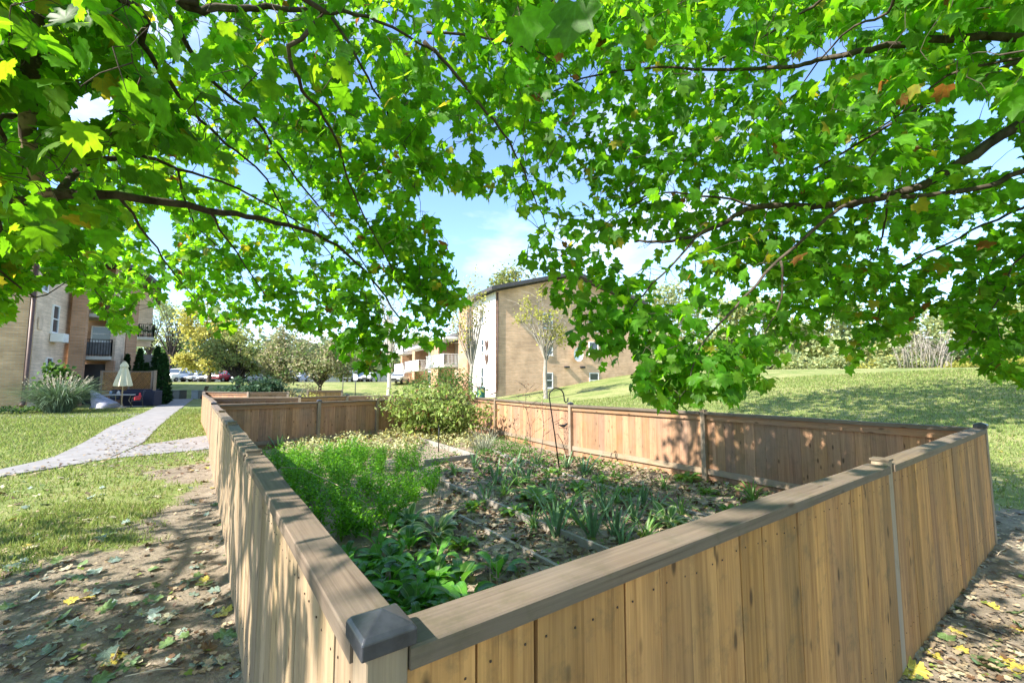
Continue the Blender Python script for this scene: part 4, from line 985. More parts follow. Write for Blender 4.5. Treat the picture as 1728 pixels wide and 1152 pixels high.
# saplings, bare
def sapling(base, h, label, seed, mat='darkstem', leaves=0):
    rr = random.Random(seed); mb = MB(); top = base + Vector((rr.uniform(-.1, .1), 0, h))
    main = smooth_path([base, base.lerp(top, .4) + Vector((.04, 0, 0)), base.lerp(top, .75) - Vector((.03, 0, 0)), top]); mb.tube(main, [.009 - .007 * i / len(main) for i in range(len(main))], 5)
    for k in range(11):
        p = main[rr.randint(3, len(main) - 2)]; az = rr.uniform(0, 6.28); l = rr.uniform(.15, .4) * h * .6
        e = p + Vector((math.cos(az) * l * .7, math.sin(az) * l * .7, l * .6)); mb.tube([p, p.lerp(e, .5) + Vector((0, 0, .02)), e], [.004, .003, .0015], 4)
        for _ in range(2):
            a2 = az + rr.uniform(-1, 1); q = e + Vector((math.cos(a2), math.sin(a2), .6)) * l * .4; mb.tube([p.lerp(e, .6), q], [.0025, .001], 3)
    root = empty('bare_sapling', base, 0, label, 'sapling'); mb.build('stem', M[mat], root)
    pos = np.array([list(main[rr.randint(4, len(main) - 1)] + Vector((rr.gauss(0, .1), rr.gauss(0, .1), rr.gauss(0, .1)))) for _ in range(26)]); m_ = len(pos); nr = np.random.default_rng(seed)
    V, F, U, C_ = scatter(OVAL, pos, nr.uniform(.03, .07, m_), nr.uniform(0, 6.28, m_), nr.normal(-.8, .4, m_), nr.normal(0, .4, m_), nr.random((m_, 3)))
    big_mesh('dead_leaves', V, F, M['litter'], root, U, C_)
sapling(PG(893, 775, .03), 1.55, 'bare dark-stemmed sapling left of the shepherd hook', 51)
sapling(PG(912, 770, .03), 1.45, 'thinner bare sapling close behind the shepherd hook', 52)
sapling(PG(868, 752, .03), .7, 'low reddish dry plant before the hillside fence', 53)
# stake
mb = MB(); v = PG(740, 765, .02); mb.tube([v, v + Vector((0, 0, .30)), v + Vector((.003, 0, .62))], [.013, .012, .011], 8); mb.tube([v + Vector((0, 0, .6)), v + Vector((0, 0, .65))], [.017, .006], 8)
tag(mb.build('stake', M['iron']), 'slim dark stake standing before the back shrub', 'stake')
# timber edging boards
def edging(a, b, label, h=.09, z=0.0):
    a = PG(*a); b = PG(*b); mb = MB(); n = max(1, int((b - a).length / 1.3)); 
    for i in range(n):
        p = a.lerp(b, i / n); q = a.lerp(b, (i + 1) / n - .004); mb.beam(p + Vector((0, 0, h * .5 + R.uniform(0, .006) + z)), q + Vector((0, 0, h * .5 + R.uniform(-.004, .006) + z)), .036, h + .06)
    tag(mb.build('edging_board', M['wood_edge'], bevel=.003), label, 'board', 'timber edging boards in the beds')
edging((1042, 957), (690, 800), 'long grey timber edging board running through the middle of the garden', .10)
edging((965, 983), (775, 880), 'timber edging board near the lone glossy plant', .05)
edging((1225, 893), (840, 772), 'timber edging board behind the sword-leaved clumps', .06)
edging((1195, 900), (1135, 874), 'short timber edging piece in front of the right hosta', .05)
edging((716, 790), (800, 779), 'dark front board of the timber box near the shrub', .13)
edging((801, 779), (706, 747), 'right side board of the timber box', .13)
edging((860, 778), (798, 752), 'grey edging board leading to the silvery tuft', .08)
# shepherd hook and hanging bird
hb = PG(946, 800, .0); root = empty('shepherd_hook', hb, 0, 'black shepherd hook leaning before the hillside fence', 'garden hook')
top = hb + Vector((-.19, .05, 1.38)); right = Vector((1, .05, 0)).normalized(); mb = MB()
pole = [hb + Vector((0, 0, -.05)), hb.lerp(top, .5), top]; r_ = .135
arc = [top + right * (r_ - r_ * math.cos(t)) + Vector((0, 0, r_ * 1.1 * math.sin(t))) for t in np.linspace(.2, math.pi * .98, 10)]
endp = arc[-1]; curl = [endp + Vector((.01, 0, -.09)), endp + Vector((.035, 0, -.125)), endp + Vector((.07, 0, -.10)), endp + Vector((.075, 0, -.04))]
mb.tube(pole + arc + curl, .012, 7); mb.build('hook_rod', M['iron'], root)
mb = MB(); q = hb.lerp(top, .50); mb.tube([q, q + Vector((.05, -.01, .02)), q + Vector((.13, -.01, -.12)), q + Vector((.22, 0, -.42)), q + Vector((.25, 0, -.66))], .006, 6); mb.build('side_brace', M['iron'], root)
# bird
bc = hb.lerp(top, .62) + Vector((.17, -.02, .0)); root = empty('bird_ornament', bc, 0, 'small black bird ornament with a wire ring hanging beside the shepherd hook', 'ornament')
mb = MB(); prof = [(-.085, .004, .02), (-.06, .010, .012), (-.03, .022, .0), (0, .028, -.006), (.03, .024, .0), (.048, .017, .014), (.062, .019, .028), (.075, .014, .034), (.085, .004, .03), (.10, .001, .028)]
mb.tube([bc + Vector((x, 0, z)) for x, r, z in prof], [r for x, r, z in prof], 10); mb.obox(bc + Vector((-.11, 0, .035)), (.04, 0, .016), (0, .012, 0), (0, 0, .003)); mb.obox(bc + Vector((0, 0, -.045)), (.075, 0, 0), (0, .006, 0), (0, 0, .004))
mb.build('bird', M['iron'], root); mb = MB()
mb.tube([bc + Vector((math.cos(t) * .085, 0, .06 + math.sin(t) * .13 - .05)) for t in np.linspace(0, math.pi * 2, 20)], .002, 4); mb.tube([bc + Vector((0, 0, .14)), bc + Vector((-.17, .02, .05))], .003, 4); mb.build('wire', M['iron'], root)

# ------------------------------------------------------------------ generic small-leaved shrubs and trees
def lump_pts(nr, c, rad, n, k=14, tight=.33, shell=.75):
    """n points gathered in k clumps inside an ellipsoid"""
    c = np.array(c); rad = np.array(rad); cc = []
    while len(cc) < k:
        v = nr.uniform(-1, 1, 3)
        l = math.sqrt((v ** 2).sum())
        if l > 1 or l < shell * nr.random(): continue
        cc.append(v * .85)
    cc = np.array(cc); idx = nr.integers(0, k, n); p = cc[idx] + nr.normal(0, tight * .5, (n, 3))
    return c + p * rad, c + cc * rad
def shrub(name, label, cat, c, rad, n, size, mat, k=16, tpl=OVAL, seed=1, stem_mat='bark', group=None, base_z=None, tight=.33, droop=(-.2, .6), stems_n=12):
    nr = np.random.default_rng(seed); pts, cc = lump_pts(nr, c, rad, n, k, tight); base = Vector((c[0], c[1], base_z if base_z is not None else G(c[0], c[1])))
    pts[:, 2] = np.maximum(pts[:, 2], base.z + .02)
    root = empty(name, base, 0, label, cat, group); m_ = len(pts); q = nr.random(m_)
    V, F, U, C_ = scatter(tpl, pts, nr.uniform(*size, m_), nr.uniform(0, 6.28, m_), nr.normal(*droop, m_), nr.normal(0, .6, m_), np.stack([q, nr.random(m_), q], 1))
    big_mesh('foliage', V, F, mat, root, U, C_); mb = MB()
    for q_ in cc[:stems_n]:
        e = Vector(q_); s = base + Vector((R.uniform(-.1, .1), R.uniform(-.1, .1), -.02)); h = (e - s).length; mb.tube([s, s.lerp(e, .5) + Vector((0, 0, .1 * h)), e], [.012 * h, .008 * h, .004 * h], 5)
    mb.build('stem', M[stem_mat] if isinstance(stem_mat, str) else stem_mat, root); return root
FM = lambda n, d, t, v=.45, **k: foliage(n, d, t, v, False, .15, .4, **k)
M['f_shrub'] = FM('peony_like_foliage', (.22, .30, .085), (.36, .48, .08), accents=[(.7, (.24, .26, .10), (.36, .38, .1)), (.93, (.2, .11, .05), (.25, .12, .04))])
M['f_dark'] = FM('evergreen_foliage', (.022, .060, .020), (.03, .08, .02)); M['f_juniper'] = FM('juniper_foliage', (.06, .11, .06), (.06, .12, .05))
M['f_yellow'] = FM('yellow_autumn_foliage', (.52, .48, .14), (.60, .54, .12), .35, accents=[(.75, (.30, .30, .07), (.4, .4, .07))])
M['f_olive'] = FM('olive_foliage', (.24, .29, .10), (.32, .38, .10), .5, accents=[(.62, (.33, .36, .13), (.38, .42, .12)), (.88, (.44, .40, .17), (.5, .44, .15))])
M['f_pink'] = FM('greyish_autumn_foliage', (.31, .31, .17), (.36, .36, .16), .5, accents=[(.62, (.42, .36, .26), (.44, .38, .24)), (.8, (.15, .24, .07), (.2, .3, .07))])
M['f_pale'] = FM('pale_green_foliage', (.34, .40, .20), (.46, .54, .22), .4, accents=[(.7, (.36, .36, .15), (.46, .45, .14))])
M['f_lime'] = FM('thin_yellow_green_foliage', (.36, .36, .09), (.52, .50, .09), .4)
M['f_green'] = FM('midgreen_foliage', (.07, .14, .035), (.12, .25, .03), .5); M['f_red'] = FM('reddish_foliage', (.26, .09, .06), (.32, .1, .05), .5)
sv = PG(735, 742, 0)
shrub('leafy_shrub', 'big light green leafy shrub in the far corner of the garden', 'shrub', (sv.x, sv.y, sv.z + .90), (1.65, 1.1, .80), 4300, (.09, .17), M['f_shrub'], 34, OVAL, 61, 'bark', base_z=sv.z, droop=(-.5, .5), stems_n=26)
sv2 = P(748, 660, 14.5)
shrub('dark_shrub', 'darker green bushy shrub rising behind the light green one', 'shrub', (sv2.x, sv2.y, 1.25), (1.3, .9, .9), 3200, (.05, .11), M['f_green'], 26, OVAL, 62, 'bark')
sv3 = P(778, 645, 17); shrub('red_shrub', 'reddish-leaved shrub topping the green one by the balconies', 'shrub', (sv3.x, sv3.y, 1.35), (.9, .8, .5), 700, (.05, .1), M['f_red'], 12, OVAL, 63, 'bark')

def tree(label, base, h, crowns, n, size, mat, bark='bark_grey', tr=.16, k=26, seed=1, cat='tree', group=None, name='tree', tight=.30, tpl=CLUMP, twigs=3, trunk_h=.4, lean=0.0, forks=1, bare=False):
    """crowns: [(dx,dy,z,rx,ry,rz)] relative to the base"""
    rr = random.Random(seed); nr = np.random.default_rng(seed); root = empty(name, base, 0, label, cat, group); mb = MB()
    th = h * trunk_h; top = base + Vector((lean, 0, th)); mb.tube(smooth_path([base - Vector((0, 0, .3)), base.lerp(top, .5) + Vector((rr.uniform(-.1, .1), 0, 0)), top]), [tr * (1.15 - .45 * i / 8) for i in range(9)], 9)
    mb.build('trunk', M[bark], root); lb = MB(); P_ = []; tot = sum(c[3] * c[5] for c in crowns)
    for c in crowns:
        kk = max(4, int(k * c[3] * c[5] / tot)); pts, cc = lump_pts(nr, (base.x + c[0], base.y + c[1], base.z + c[2]), c[3:6], int(n * c[3] * c[5] / tot), kk, tight); P_.append(pts)
        for q in cc:
            e = Vector(q); s = top + Vector((0, 0, -rr.uniform(0, .25) * th)); l = (e - s).length
            mid = s.lerp(e, .45) + Vector((rr.uniform(-.08, .08) * l, rr.uniform(-.08, .08) * l, .10 * l))
            lb.tube([s, mid, e], [tr * .38, tr * .22, tr * .07], 5, caps=False)
            for _ in range(twigs):
                f = rr.uniform(.3, 1); s2 = mid.lerp(e, f); e2 = s2 + Vector((rr.gauss(0, .16), rr.gauss(0, .16), abs(rr.gauss(.05, .13)))) * min(l, 4)
                lb.tube([s2, s2.lerp(e2, .5) + Vector((0, 0, .03 * l)), e2], [tr * .10, tr * .06, tr * .02], 3, caps=False)
    lb.build('limb', M[bark], root)
    pts = np.concatenate(P_); m_ = len(pts); q = nr.random(m_)
    if m_ > 3:
        V, F, U, C_ = scatter(tpl, pts, nr.uniform(*size, m_), nr.uniform(0, 6.28, m_), nr.normal(-.3, .7, m_), nr.normal(0, .7, m_), np.stack([q, nr.random(m_), q], 1))
        big_mesh('crown', V, F, mat, root, U, C_)
    return root
def B_(px, D, dz=0):
    v = P(px, 641, D); return Vector((v.x, v.y, G(v.x, v.y) + dz))
tg = 'trees beyond the plots'
b = B_(402, 46); tree('low spreading olive-green tree with a thick trunk near the red car', b, 6.5, [(-.6, 0, 4.2, 3.6, 3, 2.3), (2.2, 0, 3.6, 2.6, 2.5, 1.7)], 5200, (.16, .34), M['f_olive'], 'bark', .28, 40, 71, group=tg, trunk_h=.25)
b = B_(476, 43); tree('greyish pink-leaved ornamental tree, middle one behind the garden fences', b, 7, [(0, 0, 4.3, 3.0, 2.6, 2.9), (.8, 0, 2.8, 2.6, 2, 1.6)], 4600, (.14, .30), M['f_pink'], 'bark', .2, 36, 72, group=tg, trunk_h=.22, twigs=5)
b = B_(541, 37); tree('round-crowned tree right of the pink one with a clear short trunk', b, 5.6, [(0, 0, 3.7, 2.7, 2.4, 2.0), (1.3, 0, 3.0, 2.0, 2, 1.4)], 4600, (.12, .28), M['f_pink'], 'bark', .17, 34, 73, group=tg, trunk_h=.25)
b = B_(352, 60); tree('bright yellow autumn tree behind the car park bank', b, 11, [(0, 0, 7.0, 4.6, 3.5, 4.8), (-1.5, 0, 3.2, 3.4, 3, 2.2), (3.5, 0, 3.0, 4, 3, 1.6)], 6000, (.22, .45), M['f_yellow'], 'bark', .25, 40, 74, group=tg, trunk_h=.2)
b = B_(286, 78); tree('tall airy pale green tree with dark forking limbs behind the conifers', b, 15, [(0, 0, 10, 5.5, 4, 5), (-3, 0, 12.5, 3, 3, 3)], 1900, (.25, .5), M['f_pale'], 'bark', .3, 30, 75, group=tg, trunk_h=.3, twigs=5)
b = B_(250, 88); tree('pale thin-leaved tree rising over the left apartment balcony', b, 17, [(0, 0, 12, 5, 4, 5.5)], 1500, (.25, .5), M['f_pale'], 'bark', .28, 26, 76, group=tg, trunk_h=.35, twigs=5)
b = B_(320, 92); tree('hazy green tree between the tall airy tree and the yellow one', b, 13, [(0, 0, 8, 6, 4, 4.5), (-6, 0, 5, 5, 4, 3.5)], 2600, (.3, .55), M['f_green'], 'bark', .3, 30, 77, group=tg, trunk_h=.3)
b = B_(656, 44); tree('nearly bare tree with a white trunk left of the far balconies', b, 12, [(0, 0, 8.5, 3.0, 2.5, 4.0)], 160, (.12, .25), M['f_pale'], 'twig_white', .2, 30, 78, group=tg, trunk_h=.30, twigs=9)
b = B_(796, 31.5); tree('slender vase-shaped tree with thin yellow leaves before the white wall', b, 10.5, [(-.3, 0, 6.6, 1.9, 1.6, 3.3)], 900, (.10, .22), M['f_lime'], 'bark_grey', .15, 34, 79, group=tg, trunk_h=.26, twigs=7, tight=.22)
b = B_(921, 29); tree('young vase-shaped tree with yellow leaf tufts before the brick gable', b, 8.5, [(.1, 0, 5.4, 2.3, 1.8, 2.2)], 1100, (.10, .2), M['f_lime'], 'bark_grey', .14, 32, 80, group=tg, trunk_h=.36, twigs=8, tight=.2)
b = B_(868, 66); tree('green and yellow tree top showing over the apartment roof', b, 19, [(0, 0, 13.5, 4.5, 3.5, 5.2)], 2200, (.25, .5), M['f_olive'], 'bark_grey', .25, 26, 81, group=tg, trunk_h=.4, twigs=4)
b = B_(716, 92); tree('yellow-green tree behind the balconies of the right apartments', b, 10, [(0, 0, 6.5, 7, 4, 3.6), (9, 0, 8, 5, 4, 3.5)], 3400, (.3, .6), M['f_pale'], 'bark_grey', .25, 30, 82, group=tg, trunk_h=.3)
b = B_(1130, 62); tree('pale leafy tree beyond the right end of the brick gable', b, 14, [(0, 0, 7.5, 7, 4, 6.0)], 5200, (.25, .5), M['f_pale'], 'bark_grey', .25, 30, 83, group=tg, trunk_h=.25)
b = B_(1270, 70); tree('pale green tree on the hill crest behind the hanging maple boughs', b, 15, [(0, 0, 7.5, 8, 4, 6.2), (14, 0, 6.5, 8, 4, 5.5)], 8500, (.4, .8), M['f_pale'], 'bark_grey', .25, 30, 84, group=tg, trunk_h=.25)
b = B_(1600, 60); tree('pale yellow-green tree on the hill crest behind the white-stemmed clump', b, 13, [(0, 0, 6.5, 7.5, 4, 5.2), (11, 0, 6.0, 6, 4, 4.8), (-9, 0, 4.5, 5, 4, 3.2)], 8000, (.35, .7), M['f_pale'], 'bark_grey', .25, 34, 85, group=tg, trunk_h=.25)
# pale bare multi-stemmed clump on the crest
def clump_bare(base, n, h, label, seed):
    rr = random.Random(seed); root = empty('bare_thicket', base, 0, label, 'shrub'); mb = MB()
    for i in range(n):
        a = rr.uniform(-.9, .9); x = base.x + rr.uniform(-2.6, 2.6); l = h * rr.uniform(.6, 1.1); s = Vector((x, base.y + rr.uniform(-1, 1), base.z - .1)); e = s + Vector((a * l * .45, rr.uniform(-.4, .4), l))
        mb.tube([s, s.lerp(e, .5) + Vector((-a * .25, 0, .1)), e], [.045, .03, .01], 5)
        for _ in range(7):
            q = s.lerp(e, rr.uniform(.35, .95)); w = q + Vector((rr.uniform(-.8, .8), rr.uniform(-.5, .5), rr.uniform(.4, 1.0))); mb.tube([q, w], [.025, .006], 3)
    mb.build('stem', M['bark_grey'], root)
b = B_(1562, 50); clump_bare(b, 44, 4.8, 'clump of bare whitish stems on top of the hill', 91)
# low scrub along the crest
for i, (px, D, w, h) in enumerate([(1430, 56, 4.5, 2.2), (1490, 54, 4.5, 2.0), (1520, 52, 3.2, 1.9), (1620, 54, 3, 1.6), (1350, 60, 5, 2.6), (1690, 56, 5, 2.4), (1100, 58, 4, 2.6), (1200, 60, 6, 3.0)]):
    b = B_(px, D); lab = ['yellow-green scrub just left of the bare white stems', 'pale scrub bush below the hanging bough on the crest', 'low straw-coloured scrub touching the bare white stems', 'small scrub bush right of the bare white stems', 'broad pale bush behind the hanging maple leaves', 'green scrub at the right end of the crest', 'bush at the right foot of the brick gable', 'long bush on the crest behind the lowest maple bough'][i]
    shrub('scrub_bush', lab, 'bush', (b.x, b.y, b.z + h * .45), (w, 2, h * .62), 1500, (.2, .42), M['f_pale'] if i % 2 == 0 else M['f_lime'], 18, CLUMP, 100 + i, 'bark_grey', 'scrub on the hill crest')
# wooded backdrop: one mass far off
nr = np.random.default_rng(5); pts = []
for i in range(190):
    px = nr.uniform(-250, 1950); D = nr.uniform(115, 150); v = P(px, 641, D); hh = nr.uniform(7, 13); c = np.array([v.x, v.y, G(v.x, v.y) + hh * .45])
    pts.append(c + nr.normal(0, 1, (170, 3)) * np.array([5.5, 3.5, hh * .33]))
pts = np.concatenate(pts); pts[:, 2] = np.maximum(pts[:, 2], 0); m_ = len(pts); q = nr.random(m_)
V, F, U, C_ = scatter(CLUMP, pts, nr.uniform(1.2, 2.6, m_), nr.uniform(0, 6.28, m_), nr.normal(-.3, .7, m_), nr.normal(0, .7, m_), np.stack([q, nr.random(m_), q], 1))
o = big_mesh('distant_wood', V, F, FM('distant_foliage', (.19, .25, .12), (.22, .29, .12), .5, accents=[(.8, (.26, .24, .10), (.3, .28, .1))]), None, U, C_); tag(o, 'distant green wood along the horizon behind the car park', 'wood', kind='stuff')
# shrubs near plots
b = P(432, 655, 25); shrub('spreading_bush', 'dark blue-green spreading bush over the farthest fence', 'bush', (b.x, b.y, 1.05), (1.75, 1.2, .78), 3600, (.08, .2), M['f_juniper'], 26, CLUMP, 111, 'bark')
b = P(528, 665, 17.5); shrub('yellow_weeds', 'tall yellow-green weeds behind the second fence line', 'weeds', (b.x, b.y, .75), (.75, .6, .45), 700, (.05, .12), M['f_lime'], 14, OVAL, 112, 'dry')
b = P(625, 665, 18.5); shrub('yellow_weeds', 'low yellow-green weeds on the right of the second plot', 'weeds', (b.x, b.y, .68), (1.4, .6, .38), 900, (.05, .11), M['f_lime'], 16, OVAL, 113, 'dry')
b = P(655, 668, 15.8); shrub('pale_bush', 'pale leafy bush between the second fence and the back shrub', 'bush', (b.x, b.y, .78), (.75, .6, .45), 900, (.05, .11), M['f_pale'], 14, OVAL, 114, 'bark')
b = P(500, 655, 27); shrub('brown_weeds', 'brownish dry weed stand left of the yellow weeds', 'weeds', (b.x, b.y, .95), (1.6, .7, .6), 900, (.06, .14), FM('dry_weed_foliage', (.30, .27, .15), (.3, .27, .12)), 14, CLUMP, 115, 'dry')

# ------------------------------------------------------------------ apartment buildings
M['brick_tan'] = brick('tan_brick', (.64, .42, .23), (.54, .34, .18), (.50, .43, .34)); M['brick_orange'] = brick('orange_brick', (.56, .33, .20), (.48, .27, .15), (.40, .33, .27))
M['brick_pale'] = brick('pale_brick', (.76, .60, .45), (.68, .52, .38), (.55, .50, .43)); M['brick_gable'] = brick('gable_brick', (.68, .44, .27), (.58, .36, .21), (.62, .50, .39))
M['white_paint'] = plain('white_painted_brick', (.74, .72, .66), .7, 0, .06, 3); M['white_trim'] = plain('white_trim', (.76, .76, .74), .5, 0, .05, 5)
M['roof'] = plain('dark_roof_shingle', (.065, .062, .066), .9, 0, .35, 5, .01); M['slab'] = plain('balcony_concrete', (.50, .48, .44), .8, 0, .12, 3)
M['dark_metal'] = plain('dark_railing', (.03, .03, .032), .5, .3, .2, 10); M['brown_metal'] = plain('brown_downpipe', (.10, .055, .04), .5, .1, .2, 5)
M['door_grey'] = plain('grey_storage_door', (.10, .095, .10), .6, 0, .1, 3); M['curtain'] = plain('dim_interior', (.14, .14, .15), .8, 0, .3, 4)
m, t, out = newmat('window_glass'); N = NT(t)
b_ = N.n('ShaderNodeBsdfPrincipled', {'Base Color': (.04, .055, .07, 1), 'Roughness': .06, 'Metallic': 0.0, 'Specular IOR Level': .9}); t.links.new(b_.outputs[0], out.inputs[0]); M['glass'] = m

def window(root, o, u, nrm, w, z0, z1, sashes=2, fw=.07):
    """window on a wall: o = plan centre on the wall face, u = along the wall, nrm = outward"""
    o = Vector((o[0], o[1], 0)); mb = MB(); zc = (z0 + z1) / 2; c = o + nrm * .02
    for s in (-1, 1): mb.obox(c + u * s * (w / 2 - fw / 2) + Vector((0, 0, zc)), u * fw / 2, nrm * .05, (0, 0, (z1 - z0) / 2))
    for z in [z0 + fw / 2, z1 - fw / 2] + ([zc] if sashes == 2 else []): mb.obox(c + Vector((0, 0, z)), u * (w / 2 - fw), nrm * .048, (0, 0, fw / 2))
    mb.obox(c + nrm * .03 + Vector((0, 0, z0 - .03)), u * (w / 2 + .05), nrm * .07, (0, 0, .03))
    f = mb.build('window', M['white_trim'], root); mp_ = MB(); mp_.obox(c - nrm * .005 + Vector((0, 0, zc)), u * (w / 2 - fw * .5), nrm * .012, (0, 0, (z1 - z0) / 2 - fw * .5)); mp_.build('pane', M['glass'], f)
def balcony(root, p0, p1, nrm, depth, z, rail='light', h=1.05, solid=False):
    """slab from p0 to p1 along the wall, out along nrm"""
    p0 = Vector((p0[0], p0[1], 0)); p1 = Vector((p1[0], p1[1], 0)); u = (p1 - p0).normalized(); L = (p1 - p0).length; mb = MB()
    mb.obox((p0 + p1) / 2 + nrm * depth / 2 + Vector((0, 0, z - .12)), u * L / 2, nrm * depth / 2, (0, 0, .12)); sl = mb.build('balcony', M['slab'], root)
    mb = MB(); mat = M['white_trim'] if rail == 'light' else M['dark_metal']
    cor = [p0 + u * .04, p0 + u * .04 + nrm * (depth - .04), p1 - u * .04 + nrm * (depth - .04), p1 - u * .04]
    for a, b in zip(cor, cor[1:]):
        mb.beam(a + Vector((0, 0, z + h)), b + Vector((0, 0, z + h)), .05, .05); mb.beam(a + Vector((0, 0, z + .1)), b + Vector((0, 0, z + .1)), .04, .04); n = max(2, int((b - a).length / .14))
        for i in range(n + 1):
            q = a.lerp(b, i / n); w = .03 if i % n == 0 else .012; mb.obox(q + Vector((0, 0, z + h / 2)), (w, 0, 0), (0, w, 0), (0, 0, h / 2))
    mb.build('railing', mat, sl)
    if solid:
        mb = MB(); a, b = cor[1] - nrm * .06, cor[2] - nrm * .06; mb.obox((a + b) / 2 + Vector((0, 0, z + .55)), (b - a) / 2, nrm * .01, (0, 0, .42)); mb.build('privacy_screen', M['curtain'], sl)

# right building: corner at the foot of the white section
Qb = P(836, 641, 36); Qb = Vector((Qb.x, Qb.y, 0)); e1 = Vector((.897, .4417, 0)); e2 = Vector((-.4417, .897, 0)); BZ = .25
def BP(s, t): v = Qb + e1 * s + e2 * t; return (v.x, v.y)
rb = empty('apartment_building', (Qb.x, Qb.y, BZ), 0, 'tan brick apartment block with white end bay, gable roof and white balconies', 'building')
EV = 8.95; GW = 15.2
mb = MB(); mb.wall(BP(0.012, 0), BP(GW, 0), -1.0, EV, .3); 
# gable triangle
a = Vector((*BP(0.012, 0.0), EV)); b = Vector((*BP(GW, 0.0), EV)); c = Vector((*BP(GW / 2, 0.0), EV + 2.0)); i_ = [mb.vert(p) for p in (a, b, c)]; mb.face(i_, [(0, EV), (GW, EV), (GW / 2, EV + 2)])
mb.build('wall', M['brick_gable'], rb)
mb = MB(); mb.wall(BP(0, 5.2), BP(0, 0), -1, EV, .3); mb.build('wall', M['white_paint'], rb)
mb = MB(); mb.wall(BP(-.45, 7.9), BP(-.45, 5.2), -1, EV - .05, .4); mb.wall(BP(-.45, 5.2), BP(0, 5.2), -1, EV - .06, .3); mb.build('wall', M['brick_orange'], rb)
mb = MB(); mb.wall(BP(1.6, 35), BP(1.6, 7.9), -1, 6.0, .3); mb.build('wall', M['brick_pale'], rb)
for t0, t1 in ((15.0, 18.2), (26.0, 27.6), (34, 35)):
    mb = MB(); mb.wall(BP(-.3, t1), BP(-.3, t0), -1, 5.9, 1.85); mb.build('wall', M['brick_orange'], rb)
for t0, t1, z in ((8.3, 9.8, 0), (19.5, 21.2, 0)):
    mb = MB(); mb.wall(BP(.2, t1), BP(.2, t0), -1, 5.7, .2); mb.build('wall', M['white_paint'], rb)
mb = MB()                                            # roof: two slopes with overhang and a dark fascia
for s0, s1, z0, z1 in ((-.7, GW / 2, EV - .05, EV + 2.12), (GW / 2, GW + .7, EV + 2.12, EV - .05)):
    v = [Vector((*BP(s0, -.8), z0)), Vector((*BP(s1, -.8), z1)), Vector((*BP(s1, 8.0), z1)), Vector((*BP(s0, 8.0), z0))]; w = [q + Vector((0, 0, .30)) for q in v]
    ii = [mb.vert(q) for q in v + w]
    for f in ((0, 3, 2, 1), (4, 5, 6, 7), (0, 1, 5, 4), (2, 3, 7, 6), (1, 2, 6, 5), (3, 0, 4, 7)): mb.face([ii[k] for k in f])
mb.obox(Qb + e1 * 7 + e2 * 21.4 + Vector((0, 0, 6.1)), e1 * 7.6, e2 * 13.6, (0, 0, .14)); mb.build('roof', M['roof'], rb)
nb = -e2; n2 = -e1
for s, w in ((5.0, .95), (9.9, 1.05)):
    for z in (.75, 3.75, 6.1): window(rb, BP(s, 0), e1, nb, w, z + (0 if z > 1 else .15), z + (1.5 if z < 1 else 1.35))
for z0, z1 in ((1.0, 2.7), (4.0, 5.2), (6.6, 7.8)): window(rb, BP(0, 2.7), e2, n2, .62, z0, z1)
balcony(rb, BP(-.2, 8.2), BP(-.2, 15.0), n2, 1.6, 3.1, 'light'); balcony(rb, BP(-.2, 18.4), BP(-.2, 26), n2, 1.5, 2.9, 'light'); balcony(rb, BP(-.2, 27.6), BP(-.2, 33.5), n2, 1.4, 2.8, 'light'); balcony(rb, BP(-.2, 27.6), BP(-.2, 33.5), n2, 1.4, 5.4, 'light')
mb = MB(); mb.obox(Vector((*BP(-.9, 22.2), 5.55)), e1 * .8, e2 * 3.9, (0, 0, .12)); mb.obox(Vector((*BP(-.9, 11.6), 5.75)), e1 * .8, e2 * 3.4, (0, 0, .12)); mb.build('canopy', M['white_trim'], rb)
for t0 in (10.3, 12.4, 22.5):
    for z in (.4, 3.2): window(rb, BP(1.6, t0), e2, n2, 1.5, z, z + 1.9)
mb = MB(); dp = Vector((*BP(.14, -.07), 0)); mb.tube([dp + Vector((0, 0, EV - .1)), dp + Vector((0, 0, .75)), dp + Vector((-.05, 0, .62)), dp + Vector((-.55, -.25, .42))], .055, 8); mb.build('downpipe', M['brown_metal'], rb)
for s in (6.9, 8.6):
    mb = MB(); mb.obox(Vector((*BP(s, -.12), 2.75)), e1 * .22, e2 * .12, (0, 0, .08)); mb.build('wall_lamp', M['dark_metal'], rb)
mb = MB(); dc = Vector((*BP(8.0, -.30), 3.9)); rings = []
for r_, d_ in ((.02, .12), (.22, .10), (.42, .04), (.52, -.04)): rings.append([mb.vert(dc + e1 * math.cos(k * math.pi / 10) * r_ + Vector((0, 0, 1)) * math.sin(k * math.pi / 10) * r_ * 1.25 + e2 * d_) for k in range(20)])
for a_, b_2 in zip(rings, rings[1:]):
    for k in range(20): mb.face((a_[k], a_[(k + 1) % 20], b_2[(k + 1) % 20], b_2[k]), None, 0, True)
mb.face(rings[0]); mb.tube([dc + e2 * .1, dc + e2 * .3], .04, 6); dish = mb.build('white_dish', M['white_trim'], rb)
for k, z in enumerate((4.55, 3.35)):                 # paired leaf shaped wall ornaments
    mb = MB(); oc = Vector((*BP(-.06, 1.75), z))
    for sg in (-1, 1):
        pl = [(0, -.42), (.06 * sg, -.40), (.30 * sg, .05), (.34 * sg, .36), (.22 * sg, .46), (.08 * sg, .25), (0, -.1)]
        fr = [mb.vert(oc + e2 * x + Vector((0, 0, y)) - e1 * .03) for x, y in pl]; bk = [mb.vert(oc + e2 * x + Vector((0, 0, y)) + e1 * .03) for x, y in pl]; mb.face(fr); mb.face(bk[::-1])
        for q in range(len(pl)): mb.face((fr[q], bk[q], bk[(q + 1) % len(pl)], fr[(q + 1) % len(pl)]))
    o = mb.build('wall_ornament', M['brown_metal']); tag(o, ('upper' if k == 0 else 'lower') + ' brown winged ornament on the white end bay', 'ornament')
